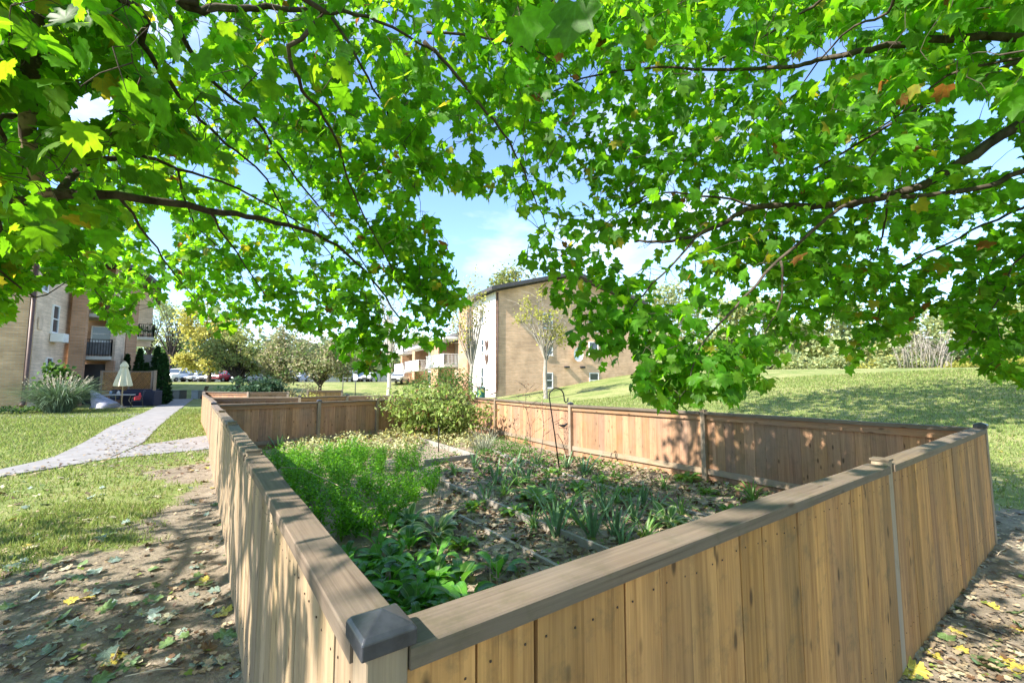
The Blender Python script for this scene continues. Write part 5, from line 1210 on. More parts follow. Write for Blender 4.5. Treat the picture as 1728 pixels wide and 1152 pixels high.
mb = MB(); v = B_(812, 33); mb.lathe(v, [(.27, 0), (.30, .1), (.32, .85), (.34, .88), (.34, .94), (.26, 1.02), (.05, 1.06)], 16); tag(mb.build('rubbish_bin', plain('green_plastic', (.02, .13, .12), .5)), 'dark teal rubbish bin on the grass before the white wall', 'bin')

# left building
def F2(px, D): v = P(px, 641, D); return (v.x, v.y)
lb_ = empty('apartment_building', (*F2(46, 25.2), 0), 0, 'three storey brown brick apartment block with a dark balcony on the left', 'building')
def lw(a, b, z0, z1, th, mat, name='wall'):
    mb = MB(); mb.wall(a, b, z0, z1, th); return mb.build(name, M[mat], lb_)
LH = 9.9
lw(F2(-150, 22.4), F2(49, 25.2), -.5, LH, .3, 'brick_tan'); lw(F2(49.6, 25.25), F2(111, 29.5), -.5, LH, .3, 'brick_pale')
lw(F2(111, 28.9), F2(137, 29.3), -.5, LH, .6, 'brick_orange'); lw(F2(136, 29.6), F2(138, 31.6), -.5, LH, .3, 'brick_orange')
lw(F2(134, 31.8), F2(194, 32.6), -.5, LH, .3, 'brick_orange'); lw(F2(190, 31.9), F2(209, 34.6), -.5, LH, .3, 'brick_pale'); lw(F2(208, 34.2), F2(226, 34.9), -.5, LH, .6, 'brick_orange')
lw(F2(222, 39), F2(258, 40), -.5, 3.9, .3, 'door_grey'); lw(F2(222, 39.05), F2(250, 39.9), 4.6, LH, .3, 'brick_pale')
def facing(a, b):
    u = Vector((b[0] - a[0], b[1] - a[1], 0)).normalized(); return u, Vector((u.y, -u.x, 0))
u, nn_ = facing(F2(137, 29.3), F2(187, 30.3))
balcony(lb_, F2(137, 32.0), F2(184, 32.6), nn_, 2.9, 3.25, 'dark', 1.15, True); balcony(lb_, F2(137, 32.0), F2(184, 32.6), nn_, 2.9, 6.2, 'dark', 1.1)
balcony(lb_, F2(225, 38.6), F2(252, 39.3), nn_, 1.8, 5.3, 'dark', 1.1)
mb = MB(); a = F2(176, 31.5); b = F2(190, 31.7); mb.wall(a, b, -.2, 3.0, .3); mb.build('pier', M['brick_orange'], lb_)
mb = MB(); a = F2(137.5, 31.4); b = F2(175, 31.7); mb.wall(a, b, -.2, 2.75, .2); mb.build('storage_door', M['door_grey'], lb_)
u2, n3 = facing(F2(50, 25.2), F2(111, 29.5)); wc = F2(83, 27.35); window(lb_, wc, u2, n3, .9, 4.55, 6.3); window(lb_, F2(79, 27.1), u2, n3, .8, 2.2, 3.0, 1); window(lb_, F2(60, 25.9), u2, n3, .8, 6.9, 8.2)
window(lb_, F2(165, 31.8), u, nn_, 1.1, 4.4, 5.5)
mb = MB(); c = Vector((*wc, 4.25)) + n3 * .30; mb.obox(c, u2 * .42, n3 * .30, (0, 0, .27)); 
for k in range(6): mb.obox(c + n3 * .31 + Vector((0, 0, -.2 + k * .08)), u2 * .38, n3 * .012, (0, 0, .012))
tag(mb.build('air_conditioner', M['white_trim'], bevel=.01), 'white window air conditioner jutting from the pale brick wall', 'air conditioner')
mb = MB(); c = Vector((*F2(58, 25.75), 4.95)) + n3 * .04; mb.obox(c, u2 * .28, n3 * .03, (0, 0, .35)); mb.build('wall_plaque', M['brick_pale'], lb_)
mb = MB(); c = Vector((*F2(43, 24.9), 0)); mb.tube([c + Vector((0, 0, 8.5)), c + Vector((0, 0, .6)), c + Vector((.05, -.05, .35)), c + Vector((.35, -.4, .15))], .11, 8); mb.build('downpipe', M['brown_metal'], lb_)
mb = MB(); pts_ = [F2(-160, 21.6), F2(60, 24.2), F2(130, 28), F2(230, 33.5), F2(262, 39), F2(262, 48), F2(-160, 48)]
lo = [mb.vert((x, y, LH)) for x, y in pts_]; hi_ = [mb.vert((x, y, LH + .3)) for x, y in pts_]; mb.face(lo[::-1]); mb.face(hi_)
for k in range(len(pts_)): mb.face((lo[k], lo[(k + 1) % 7], hi_[(k + 1) % 7], hi_[k]))
mb.build('roof', M['roof'], lb_)
# potted plants on the far balcony
b = F2(246, 38.2)
def small_plant(px, D, z, r, lab, seed, mat='f_dark'):
    v = F2(px, D); root = empty('potted_plant', (*v, z), 0, lab, 'plant'); mb = MB(); mb.lathe((*v, z), [(.12, 0), (.17, .28), (.19, .3), (.15, .3)], 10); mb.build('pot', M['brick_orange'], root)
    nr = np.random.default_rng(seed); pts, _ = lump_pts(nr, (*v, z + .3 + r), (r, r, r * 1.1), 220, 8); m_ = len(pts)
    V, F, U, C_ = scatter(CLUMP, pts, nr.uniform(.06, .14, m_), nr.uniform(0, 6.28, m_), nr.normal(0, .6, m_), nr.normal(0, .6, m_), nr.random((m_, 3))); big_mesh('foliage', V, F, M[mat], root, U, C_)
small_plant(246, 38.0, 5.3, .5, 'dark potted plant on the far upper balcony', 3); small_plant(234, 38.2, 5.3, .38, 'smaller green potted plant on the far upper balcony', 4, 'f_green')

# conifers, pampas grass, patio things
def conifer(px, D, h, r, lab, seed):
    b = B_(px, D); root = empty('conifer', b, 0, lab, 'tree', 'columnar conifers by the patio'); nr = np.random.default_rng(seed); n = 1900; zz = nr.random(n) ** 1.25 * h; rad = r * (1 - zz / h) ** .72 * np.minimum(1, .55 + zz / .6) * (.75 + .3 * nr.random(n)); a = nr.uniform(0, 6.28, n)
    pos = np.stack([b.x + np.cos(a) * rad, b.y + np.sin(a) * rad, b.z + zz], 1); q = nr.random(n)
    V, F, U, C_ = scatter(CLUMP, pos, nr.uniform(.10, .24, n), a - math.pi / 2, nr.normal(.9, .3, n), nr.normal(0, .4, n), np.stack([q, nr.random(n), q], 1)); big_mesh('crown', V, F, M['f_dark'], root, U, C_)
    mb = MB(); mb.tube([b - Vector((0, 0, .1)), b + Vector((0, 0, h * .5)), b + Vector((0, 0, h * .93))], [.07, .045, .01], 7); mb.build('trunk', M['bark'], root)
for px, D, h, r, lab, sd in ((233, 33.5, 4.0, .55, 'pointed conifer behind the lattice screen nearest the brick wall', 1), (246, 33, 2.9, .38, 'short conifer between the two behind the lattice screen', 2), (263, 31.5, 4.0, .62, 'tall narrow conifer right against the lattice screen post', 3), (274, 30.8, 3.5, .62, 'outermost narrow conifer right of the lattice screen', 4), (212, 33.8, 3.6, .4, 'dark conifer half hidden behind the closed parasol', 5)): conifer(px, D, h, r, lab, sd)
pv = B_(103, 22.8); rr = random.Random(8); parts = []
for i in range(900):
    az = rr.uniform(0, 6.28); br = rr.uniform(0, .5); q = rr.random()
    parts.append(strip_leaf((pv.x + math.cos(az) * br, pv.y + math.sin(az) * br, pv.z), az, rr.uniform(1.5, 2.6), rr.uniform(.012, .02), rr.uniform(.9, 1.5), rr.uniform(1.0, 2.3), SWORD, 6, .3, rr.uniform(-.4, .4), (q, rr.random() * .5, q)))
V, F, U, C_ = merge(parts); root = empty('pampas_grass', pv, 0, 'huge arching grass clump with feathery cream plumes by the brick wall', 'grass clump')
big_mesh('leaves', V, F, foliage('grass_clump_leaf', (.14, .21, .13), (.12, .2, .08), .5, False, .3, .25), root, U, C_, True)
parts = []
for i in range(75):
    az = rr.uniform(0, 6.28); L = rr.uniform(1.3, 2.2); e = rr.uniform(.85, 1.45); h_ = Vector((math.cos(az) * math.cos(e), math.sin(az) * math.cos(e), math.sin(e))) * L; c = pv + h_
    for k in range(16):
        t_ = rr.uniform(-.28, .12); p = c + h_.normalized() * t_; parts.append(strip_leaf((p.x, p.y, p.z), rr.uniform(0, 6.28), rr.uniform(.06, .13), .012, rr.uniform(.2, 1.3), 1.4, SWORD, 2, .2, 0, (rr.random(), 0, 0)))
V, F, U, C_ = merge(parts); big_mesh('plumes', V, F, foliage('cream_plume', (.66, .60, .50), (.5, .45, .36), .15, False, .1, .3), root, U, C_)
b = B_(96, 24.2); shrub('juniper_bush', 'dark green bush topping out behind the plumed grass', 'bush', (b.x, b.y, 1.6), (1.3, .8, .95), 1800, (.12, .26), M['f_green'], 20, CLUMP, 121)
b = B_(60, 23); shrub('low_bush', 'low dark groundcover bush at the foot of the downpipe', 'bush', (b.x, b.y, .18), (2.0, .6, .22), 700, (.08, .16), M['f_green'], 14, OVAL, 122)
b = B_(8, 22); shrub('low_bush', 'low leafy plants at the brick wall by the photo edge', 'bush', (b.x, b.y, .15), (1.6, .6, .2), 500, (.08, .16), M['f_dark'], 14, OVAL, 123)
ps = [PG(150, 690), PG(286, 683)]; ps2 = [PG(160, 672), PG(262, 675)]
ribbon('patio', [ps[0], ps[1]], [ps2[0], ps2[1]], M['concrete'], .035)
# lattice screen
def lattice(a, b, z0, z1, root, name='lattice_panel'):
    a = Vector((*a, 0)); b = Vector((*b, 0)); u = (b - a).normalized(); L = (b - a).length; mb = MB(); H_ = z1 - z0; n = Vector((u.y, -u.x, 0))
    for k in range(int((L + H_) / .14)):
        s = k * .14
        for sg, off in ((1, .006), (-1, -.006)):
            s0 = s - H_ if sg == 1 else s; pts2 = []
            for q in (0, 1):
                x = s0 + sg * H_ * q if sg == 1 else s0 - H_ * q; pts2.append((x, q * H_))
            (x0, y0), (x1, y1) = pts2
            def clip(x0, y0, x1, y1):
                if x0 > x1: x0, y0, x1, y1 = x1, y1, x0, y0
                if x1 < 0 or x0 > L: return None
                if x0 < 0: y0 += (y1 - y0) * (0 - x0) / (x1 - x0); x0 = 0
                if x1 > L: y1 = y0 + (y1 - y0) * (L - x0) / (x1 - x0); x1 = L
                return x0, y0, x1, y1
            c_ = clip(x0, y0, x1, y1)
            if c_ and abs(c_[2] - c_[0]) > .05: mb.beam(a + u * c_[0] + n * off + Vector((0, 0, z0 + c_[1])), a + u * c_[2] + n * off + Vector((0, 0, z0 + c_[3])), .010, .045, up=n.cross(u) if False else (0, 0, 1))
    mb.build(name, M['wood_new'], root)
root = empty('lattice_screen', (*F2(171, 29.6), 0), 0, 'brown wooden lattice privacy screen behind the patio table', 'screen')
A_, Bq, C2 = F2(171, 29.8), F2(219, 30.6), F2(257, 30.4)
lattice(A_, Bq, .9, 2.15, root); lattice(Bq, C2, .1, 2.15, root); mb = MB()
for a, b in ((A_, Bq), (Bq, C2)): mb.beam((*a, 2.19), (*b, 2.19), .05, .07); mb.beam((*a, .85), (*b, .85), .05, .07)
mb.build('rail', M['wood_post'], root); mb = MB(); mb.wall(A_, Bq, .05, .82, .02); mb.build('lower_panel', M['wood_in'], root)
for q in (A_, Bq, C2, F2(261.5, 29.2)):
    mb = MB(); mb.box(q[0] - .06, q[1] - .06, -.1, q[0] + .06, q[1] + .06, 2.25); mb.build('post', M['wood_post'], root)
# closed parasol
v = B_(208, 27.3); root = empty('patio_umbrella', v, 0, 'closed cream patio parasol with a scalloped top standing through the table', 'parasol')
mb = MB(); mb.lathe(v, [(.24, 0), (.26, .04), (.1, .09), (.04, .12), (.03, .2)], 14); mb.tube([v + Vector((0, 0, .1)), v + Vector((0, 0, 2.9))], .03, 8); mb.build('pole', M['dry'], root)
mb = MB(); nn = 16; rings = []
for z, r_ in ((1.32, .40), (1.36, .41), (1.75, .33), (2.2, .22), (2.48, .15), (2.50, .20), (2.62, .17), (2.78, .09), (2.84, .03)): rings.append([mb.vert(v + Vector((math.cos(k / nn * 6.283) * r_ * (1 + (.22 if k % 2 else -.16)), math.sin(k / nn * 6.283) * r_ * (1 + (.22 if k % 2 else -.16)), z + (.03 if k % 2 else 0)))) for k in range(nn)])
for a_, b_2 in zip(rings, rings[1:]):
    for k in range(nn): mb.face((a_[k], a_[(k + 1) % nn], b_2[(k + 1) % nn], b_2[k]))
mb.face(rings[-1]); mb.build('canopy', plain('cream_cloth', (.66, .60, .40), .8, 0, .08, 4), root)
# table
v = B_(203, 28.2); root = empty('patio_table', v, 0, 'pale oval patio table with thin curved legs under the parasol', 'table')
mb = MB(); nseg = 24
top = [mb.vert(v + Vector((math.cos(k / nseg * 6.283) * .95, math.sin(k / nseg * 6.283) * .55, .80))) for k in range(nseg)]; lo = [mb.vert(v + Vector((math.cos(k / nseg * 6.283) * .95, math.sin(k / nseg * 6.283) * .55, .75))) for k in range(nseg)]
mb.face(top); mb.face(lo[::-1])
for k in range(nseg): mb.face((lo[k], lo[(k + 1) % nseg], top[(k + 1) % nseg], top[k]))
mb.build('table_top', M['slab'], root)
for sx in (-1, 1):
    for sy in (-1, 1): mb = MB(); mb.tube([v + Vector((sx * .5, sy * .3, .75)), v + Vector((sx * .42, sy * .25, .4)), v + Vector((sx * .62, sy * .36, .02))], .022, 6); mb.build('leg', M['dry'], root)
mb = MB(); mb.lathe(v + Vector((.12, -.2, .80)), [(.08, 0), (.09, .12), (.05, .2), (.02, .24)], 10); tag(mb.build('lantern', M['slab'], bevel=0), 'small whitish pot on the patio table by the parasol pole', 'pot')
mb = MB(); mb.lathe(v + Vector((-.55, 0, .80)), [(.07, 0), (.07, .2), (.06, .21)], 10); tag(mb.build('canister', plain('blue_grey_tin', (.20, .26, .38), .4)), 'blue-grey canister at the left end of the patio table', 'container')
# chairs
def chair(px, D, rz, mat, lab, cushion=None):
    v = B_(px, D); root = empty('patio_chair', v, 0, lab, 'chair', None); Mz = Matrix.Rotation(rz, 3, 'Z'); f = lambda x, y, z: v + Mz @ Vector((x, y, z)); mb = MB()
    X, Y = Mz @ Vector((1, 0, 0)), Mz @ Vector((0, 1, 0)); mb.obox(f(0, 0, .42), X * .26, Y * .25, (0, 0, .03)); mb.build('seat', mat, root, bevel=.01); mb = MB(); mb.obox(f(0, .28, .75), X * .26, (Y * .04), Vector((0, 0, .32)) + Y * .08); mb.build('backrest', mat, root, bevel=.01)
    for sx in (-1, 1):
        mb = MB(); mb.tube([f(sx * .28, -.25, 0), f(sx * .28, -.2, .62), f(sx * .28, .25, .64), f(sx * .28, .34, 0)], .016, 6); mb.build('leg', M['dark_metal'], root)
    if cushion:
        mb = MB(); mb.obox(f(0, .08, .60), X * .25, Y * .20 + Vector((0, 0, .03)), Vector((0, 0, .13))); mb.obox(f(.02, .14, .78), X * .24, Y * .05, Vector((0, 0, .14))); mb.build('cushion', cushion, root, bevel=.05)
navy = plain('navy_sling', (.012, .015, .035), .7); redc = plain('red_cushion', (.55, .035, .05), .7, 0, .15, 8)
chair(233, 27.6, -.9, navy, 'patio chair piled with bright red cushions right of the table', redc); chair(224, 29.2, -.3, navy, 'dark navy patio chair behind the right half of the table'); chair(193, 29.3, .3, navy, 'dark navy patio chair behind the left half of the table')
mb = MB(); v = B_(243, 29.4); mb.obox(v + Vector((0, 0, .52)), (.95, .1, 0), (-.04, .4, 0), (0, 0, .5)); mb.obox(v + Vector((.0, 0, 1.06)), (.80, .1, 0), (-.04, .34, 0), (0, 0, .05)); tag(mb.build('covered_grill', navy, bevel=.06), 'large dark covered box against the lattice screen', 'covered furniture')
# grey cover over leaning furniture
v = B_(176, 27.0); mb = MB(); rr = random.Random(4); pr_ = [(-.75, 1.12, .12), (-.5, 1.0, .2), (-.2, .82, .32), (.15, .62, .42), (.5, .45, .45), (.75, .30, .38)]; rows = []
for x, zt, d_ in pr_:
    row = []
    for k in range(13):
        a = k / 12 * math.pi; fold = .05 * math.sin(k * 2.6 + x * 7); row.append(mb.vert(v + Vector((x + (1 - math.sin(a)) * (x - .1) * .0 + (1 - math.sin(a)) * .45 * (.4 - x) * .6 + fold, -math.cos(a) * (d_ + .08) * (1 + .25 * (1 - math.sin(a))), zt * math.sin(a) ** .6))))
    rows.append(row)
for i in range(len(rows) - 1):
    for k in range(12): mb.face((rows[i][k], rows[i][k + 1], rows[i + 1][k + 1], rows[i + 1][k]), None, 0, True)
mb.face(rows[0][::-1]); mb.face(rows[-1]); tag(mb.build('furniture_cover', plain('grey_cover', (.30, .30, .36), .55, 0, .15, 4)), 'grey fabric cover draped over something leaning beside the plumed grass', 'cover')
# utility boxes
mb = MB(); v = B_(298.5, 42); 
def ubox(px, D, w, d, h, mat, lab, lid=.06):
    v = B_(px, D); root = empty('utility_box', v, 0, lab, 'utility box', 'utility boxes by the path'); mb = MB(); mb.box(v.x - w / 2, v.y - d / 2, v.z - .1, v.x + w / 2, v.y + d / 2, v.z + h - lid); mb.build('cabinet', mat, root, bevel=.02); mb = MB(); mb.box(v.x - w / 2 - .03, v.y - d / 2 - .04, v.z + h - lid + .002, v.x + w / 2 + .03, v.y + d / 2 + .03, v.z + h); mb.build('lid', mat, root, bevel=.02)
ubox(299, 40, 1.25, .9, .78, plain('dark_green_enamel', (.03, .045, .045), .5), 'low dark green utility box at the end of the walk'); ubox(334, 40, .62, .6, .78, plain('grey_green_enamel', (.14, .18, .19), .5), 'small grey-green utility box beside the leaning plank')
v = B_(342, 39.6); mb = MB(); mb.beam(v, v + Vector((.38, .1, 1.15)), .42, .05, up=(1, 0, 0)); tag(mb.build('leaning_plank', M['bark']), 'dark board leaning against the grey-green utility box', 'board')

# cars on the parking lot, all nose towards the camera
M['tyre'] = plain('tyre_rubber', (.02, .02, .02), .8); M['rim'] = plain('wheel_rim', (.45, .45, .47), .35, .8); M['lamp_glass'] = plain('headlamp_glass', (.6, .62, .65), .15)
CARS = {}
def car_proto(kind, paint, key):
    """nose towards -Y; origin on the ground under the middle"""
    prof = {'sedan': (4.6, 1.8, [(-2.3, .55, .62), (-2.2, .40, .78), (-1.3, .34, .92), (-.75, .32, .98), (-.05, .3, 1.40), (.9, .3, 1.44), (1.6, .32, 1.10), (2.2, .4, 1.02), (2.3, .5, .7)]),
            'suv': (4.7, 1.9, [(-2.35, .55, .75), (-2.25, .42, .98), (-1.3, .36, 1.08), (-.9, .34, 1.14), (-.3, .32, 1.66), (1.2, .32, 1.74), (2.0, .34, 1.66), (2.3, .4, 1.1), (2.35, .5, .8)]),
            'van': (5.6, 2.0, [(-2.8, .55, .85), (-2.7, .42, 1.12), (-1.9, .38, 1.22), (-1.6, .36, 1.32), (-.95, .34, 2.02), (.5, .34, 2.12), (2.5, .34, 2.12), (2.75, .4, 1.9), (2.8, .5, .9)])}[kind]
    L, Wd, st_ = prof; root = empty('parked_car', (0, 0, 0), 0); root['label'] = 'car'; mb = MB(); secs = []
    belt = {'sedan': .95, 'suv': 1.1, 'van': 1.28}[kind]
    for y, zb, zt in st_:
        hw = Wd / 2 * (.90 if abs(y) > L / 2 - .15 else 1.0); zm = min(zt, belt); tw = hw * (.98 if zt <= belt + .06 else .78 if kind != 'van' else .86)
        secs.append([mb.vert(p) for p in ((-hw * .94, y, zb), (-hw, y, (zb + zm) / 2), (-hw * .98, y, zm - .02), (-tw, y, zt - .04), (-tw * .8, y, zt), (tw * .8, y, zt), (tw, y, zt - .04), (hw * .98, y, zm - .02), (hw, y, (zb + zm) / 2), (hw * .94, y, zb))])
    for a_, b_2 in zip(secs, secs[1:]):
        for k in range(10): mb.face((a_[k], b_2[k], b_2[(k + 1) % 10], a_[(k + 1) % 10]), None, 0, k in (3, 4, 5))
    mb.face(secs[0]); mb.face(secs[-1][::-1]); mb.build('body', paint, root, bevel=.02)
    i = 3; a0, b0 = st_[3], st_[4]; mb = MB(); yy0, z0_, yy1, z1_ = a0[0], a0[2], b0[0], b0[2]; n_ = Vector((0, -(z1_ - z0_), (yy1 - yy0))).normalized() * .012; wf = Wd / 2 * .78 * (1 if kind != 'van' else 1.1)
    mb.quad(Vector((-wf * 1.1, yy0 + .06, z0_ + .05)) + n_, Vector((wf * 1.1, yy0 + .06, z0_ + .05)) + n_, Vector((wf * .92, yy1 - .05, z1_ - .06)) + n_, Vector((-wf * .92, yy1 - .05, z1_ - .06)) + n_); mb.build('windscreen', M['glass'], root)
    for sx in (-1, 1):
        mb = MB(); zt = st_[5][2]; x0, x1 = Wd / 2 * .985 + .012, Wd / 2 * (.78 if kind != 'van' else .86) + .014; y0_, y1_ = st_[3][0] + .25, (st_[6][0] if kind != 'van' else .2)
        q = [Vector((sx * x0, y0_, belt + .02)), Vector((sx * x0, y1_, belt + .02)), Vector((sx * x1, y1_ - .25, zt - .1)), Vector((sx * x1, st_[4][0] + .05, zt - .1))]; mb.quad(*(q if sx > 0 else q[::-1])); mb.build('side_window', M['glass'], root)
        mb = MB(); zc = st_[1][2] - .16; mb.obox((sx * Wd / 2 * .68, -L / 2 - .005, zc), (Wd * .12, 0, 0), (0, .03, 0), (0, 0, .07)); mb.build('headlight', M['lamp_glass'], root, bevel=.01)
        for yw in (-L / 2 + .85, L / 2 - .9):
            mb = MB(); c0 = Vector((sx * (Wd / 2 - .1), yw, .33)); mb.tube([c0 - Vector((.11, 0, 0)), c0 + Vector((.11, 0, 0))], .33, 18); w_ = mb.build('wheel', M['tyre'], root); mb = MB(); c1 = c0 + Vector((sx * .115, 0, 0)); mb.tube([c1 - Vector((.01, 0, 0)), c1 + Vector((.01, 0, 0))], .2, 14); mb.build('rim', M['rim'], w_)
    mb = MB(); mb.obox((0, -L / 2 - .012, .42 if kind != 'van' else .5), (Wd * .40, 0, 0), (0, .03, 0), (0, 0, .07)); mb.obox((0, -L / 2 - .010, st_[1][2] - .18), (Wd * .22, 0, 0), (0, .02, 0), (0, 0, .09)); mb.build('grille', M['dark_metal'], root); return root
pw = plain('white_car_paint', (.72, .73, .75), .25, 0, .02); pred = plain('red_car_paint', (.25, .02, .03), .25, .1, .03); pblue = plain('dark_blue_car_paint', (.05, .08, .14), .25, .2, .03); psil = plain('silver_car_paint', (.48, .50, .53), .3, .5, .03); pgrey = plain('grey_car_paint', (.18, .19, .21), .3, .3, .03)
protos = {'vw': car_proto('van', pw, 1), 'sw': car_proto('sedan', pw, 2), 'ur': car_proto('suv', pred, 3), 'sb': car_proto('sedan', pblue, 4), 'ss': car_proto('sedan', psil, 5), 'us': car_proto('suv', psil, 6), 'ug': car_proto('suv', pgrey, 7)}
first = {}
for key, px, D, lab in (('vw', 304, 69, 'tall white van, leftmost vehicle on the car park'), ('sw', 328, 70, 'low white car just right of the white van'), ('sw', 358, 70, 'white sedan left of the red car'), ('ur', 378, 69, 'dark red car behind the olive tree'),
                        ('sb', 402, 71, 'dark blue car between the red car and the silver one'), ('ss', 415, 70, 'silver car half hidden by the spreading bush'), ('us', 478, 69, 'silver wagon under the pink-leaved tree'), ('sw', 502, 71, 'white car right of the silver wagon'),
                        ('us', 590, 70, 'silver off-roader behind the thin sign posts'), ('sb', 609, 71, 'dark blue sedan right of the sign posts'), ('sw', 623, 70, 'white car beyond the hanging maple boughs'), ('sw', 673, 58, 'white car parked by the far balconies'), ('ug', 341, 72, 'grey car squeezed between two white ones')):
    v = P(px, 641, D); v.z = G(v.x, v.y) + .04
    if key not in first: o = protos[key]; first[key] = 1; o.location = v; o.rotation_euler = (0, 0, R.uniform(-.06, .06)); o['label'] = lab; o['group'] = 'cars on the car park'; o['category'] = 'car'
    else: o = copy_tree(protos[key], v, R.uniform(-.06, .06), 1, lab, 'cars on the car park', 'car')
# sign posts
for px, D, h, lab, sign in ((579, 30, 2.0, 'thin bare metal post left of the white-topped sign post', 0), (600, 29, 2.1, 'thin metal post topped by a small white sign', 1), (325, 66, 1.9, 'dark post beside the white van', 0)):
    v = B_(px, D); root = empty('sign_post', v, 0, lab, 'post'); mb = MB(); mb.tube([v, v + Vector((0, 0, h))], .028, 6); mb.build('pole', M['dark_metal'], root)
    if sign: mb = MB(); mb.box(v.x - .14, v.y - .04, v.z + h - .38, v.x + .14, v.y - .03, v.z + h); mb.build('sign_plate', M['white_trim'], root)
# low dark fence behind the cars
v0, v1 = P(250, 641, 98), P(700, 641, 102); root = empty('chain_fence', (v0.x, v0.y, G(v0.x, v0.y)), 0, 'long dark mesh fence behind the parked cars', 'fence'); mb = MB(); n = 30
for k in range(n + 1): q = v0.lerp(v1, k / n); z = G(q.x, q.y); mb.box(q.x - .04, q.y - .04, z, q.x + .04, q.y + .04, z + 2.2)
mb.build('post', M['dark_metal'], root); mb = MB(); z = G(v0.x, v0.y); mb.beam((v0.x, v0.y, z + 1.1), (v1.x, v1.y, z + 1.1), .02, 2.0); mb.build('mesh_panel', plain('green_grey_mesh', (.10, .13, .11), .8), root)

# ------------------------------------------------------------------ grass blades and fallen leaves
nr = np.random.default_rng(77)
def blades(name, n, xr, yr, label, seed, maxd=13, h=(.025, .07)):
    nr = np.random.default_rng(seed); X = []; Y = []; c = 0; rr = random.Random(seed)
    while len(X) < n and c < n * 12:
        c += 1; y = yr[0] + (yr[1] - yr[0]) * rr.random() ** 1.5; x = rr.uniform(*xr)
        if rr.random() < dirtness(x, y) * 1.25 or inpoly(x, y, path_poly) or inpoly(x, y, spur_poly): continue
        if abs(x) > y * 1.35 + 1: continue
        X.append(x); Y.append(y)
    X = np.array(X); Y = np.array(Y); m_ = len(X); Z = np.array([G(a, b) for a, b in zip(X, Y)]); a = nr.uniform(0, 6.28, m_); d = np.hypot(X, Y); w = .0018 + .0009 * d; hh = nr.uniform(*h, m_) * (1 + .02 * d)
    b0 = np.stack([X, Y, Z - .01], 1); s = np.stack([np.cos(a), np.sin(a), np.zeros(m_)], 1) * w[:, None]; l = np.stack([nr.normal(0, .5, m_) * hh, nr.normal(0, .5, m_) * hh, hh + .01], 1)
    V = np.stack([b0 - s, b0 + s, b0 + l], 1).reshape(-1, 3); F = np.arange(m_ * 3).reshape(-1, 3); q = np.repeat(nr.random((m_, 1)), 3, 0); C_ = np.concatenate([q, np.repeat(nr.random((m_, 1)), 3, 0), q], 1)
    o = big_mesh(name, V, F, M['grassb'], None, np.zeros((m_ * 3, 2)), C_); tag(o, label, 'grass', None, 'stuff')
M['grassb'] = foliage('grass_blade', (.20, .26, .075), (.28, .36, .08), .45, False, .15, .4, accents=[(.78, (.34, .32, .15), (.3, .3, .1))])
blades('grass', 85000, (-26, 0.2), (2.2, 26), 'short lawn grass on the left with thin patches near the soil', 3)
blades('grass', 60000, (3.5, 30), (2.5, 26), 'lawn grass at the foot of the hill beyond the right fence corner', 4)
blades('grass', 5200, (-6, -.2), (1.2, 6), 'sparse grass tufts on the bare soil', 5)

M['fallen'] = {}
def leafmesh(seed, mat, tpl=MAPLE, curl=.35):
    nr = np.random.default_rng(seed); V, F = tpl; V = V.copy().astype(float); V[:, 1] -= .4
    V[:, 2] += curl * (V[:, 0] ** 2 * nr.uniform(.3, 1.1) + (V[:, 1]) ** 2 * nr.uniform(-.2, .9)) + .06 * np.sin(V[:, 0] * 9 + seed) + .05 * nr.random(len(V)); V[:, 2] -= V[:, 2].min()
    stem = np.array([(-.012, -.38, .03), (.012, -.38, .03), (.06, -1.0, .05), (.04, -1.0, .05)]); F2_ = np.concatenate([F, np.array([(0, 1, 2), (0, 2, 3)]) + len(V)]); U = np.concatenate([TPLUV(tpl), np.zeros((4, 2))]); V = np.concatenate([V, stem])
    return V, F2_, U, mat
def TPLUV(t): return t[0][:, :2].copy()
fmats = [('green', foliage('fallen_green_leaf', (.13, .20, .07), (.1, .18, .03), .2, True, .35, .15), 'dull green fallen maple leaf'), ('blue', foliage('fallen_bluish_leaf', (.20, .26, .22), (.1, .14, .08), .2, True, .6, .1), 'pale blue-green upturned fallen maple leaf'),
         ('brown', foliage('fallen_brown_leaf', (.17, .115, .07), (.08, .045, .02), .35, True, .3, .15), 'curled brown fallen maple leaf'), ('yellow', foliage('fallen_yellow_leaf', (.46, .36, .07), (.3, .22, .03), .25, True, .3, .15), 'yellow fallen maple leaf'), ('pale', foliage('fallen_pale_leaf', (.42, .38, .27), (.2, .17, .1), .2, True, .3, .1), 'dry pale fallen maple leaf')]
LP = []
for i, (nm, mt, lab) in enumerate(fmats):
    for v_ in range(2):
        V, F, U, _ = leafmesh(i * 7 + v_, mt, MAPLE, .22 if nm != 'brown' else .5); n = len(V); me_o = big_mesh('fallen_leaf', V, F, mt, None, U, np.tile([[.5, .3, .5]], (n, 1))); LP.append((me_o, lab, nm))
def drop(px, py, sc, kinds=None, loc=None):
    c = [q for q in LP if kinds is None or q[2] in kinds]; o0, lab, nm = R.choice(c); v = PG(px, py) if loc is None else loc
    if USED.get(o0.name): o = o0.copy(); COL.objects.link(o)
    else: o = o0; USED[o0.name] = True
    e = .02 * nz2(v.x, v.y, 2.3, 5) + .012 * nz2(v.x, v.y, 7, 2); o.location = (v.x, v.y, G(v.x, v.y) + e + .008); o.rotation_euler = (R.gauss(0, .22), R.gauss(0, .22), R.uniform(0, 6.28)); o.scale = (sc, sc, sc * R.uniform(.6, 1.4))
    side = 'on the ground left of the garden' if v.x < 1 else 'on the ground outside the right fence'
    tag(o, lab + ' lying ' + side, 'leaf', 'fallen maple leaves ' + ('on the left' if v.x < 1 else 'on the right'))
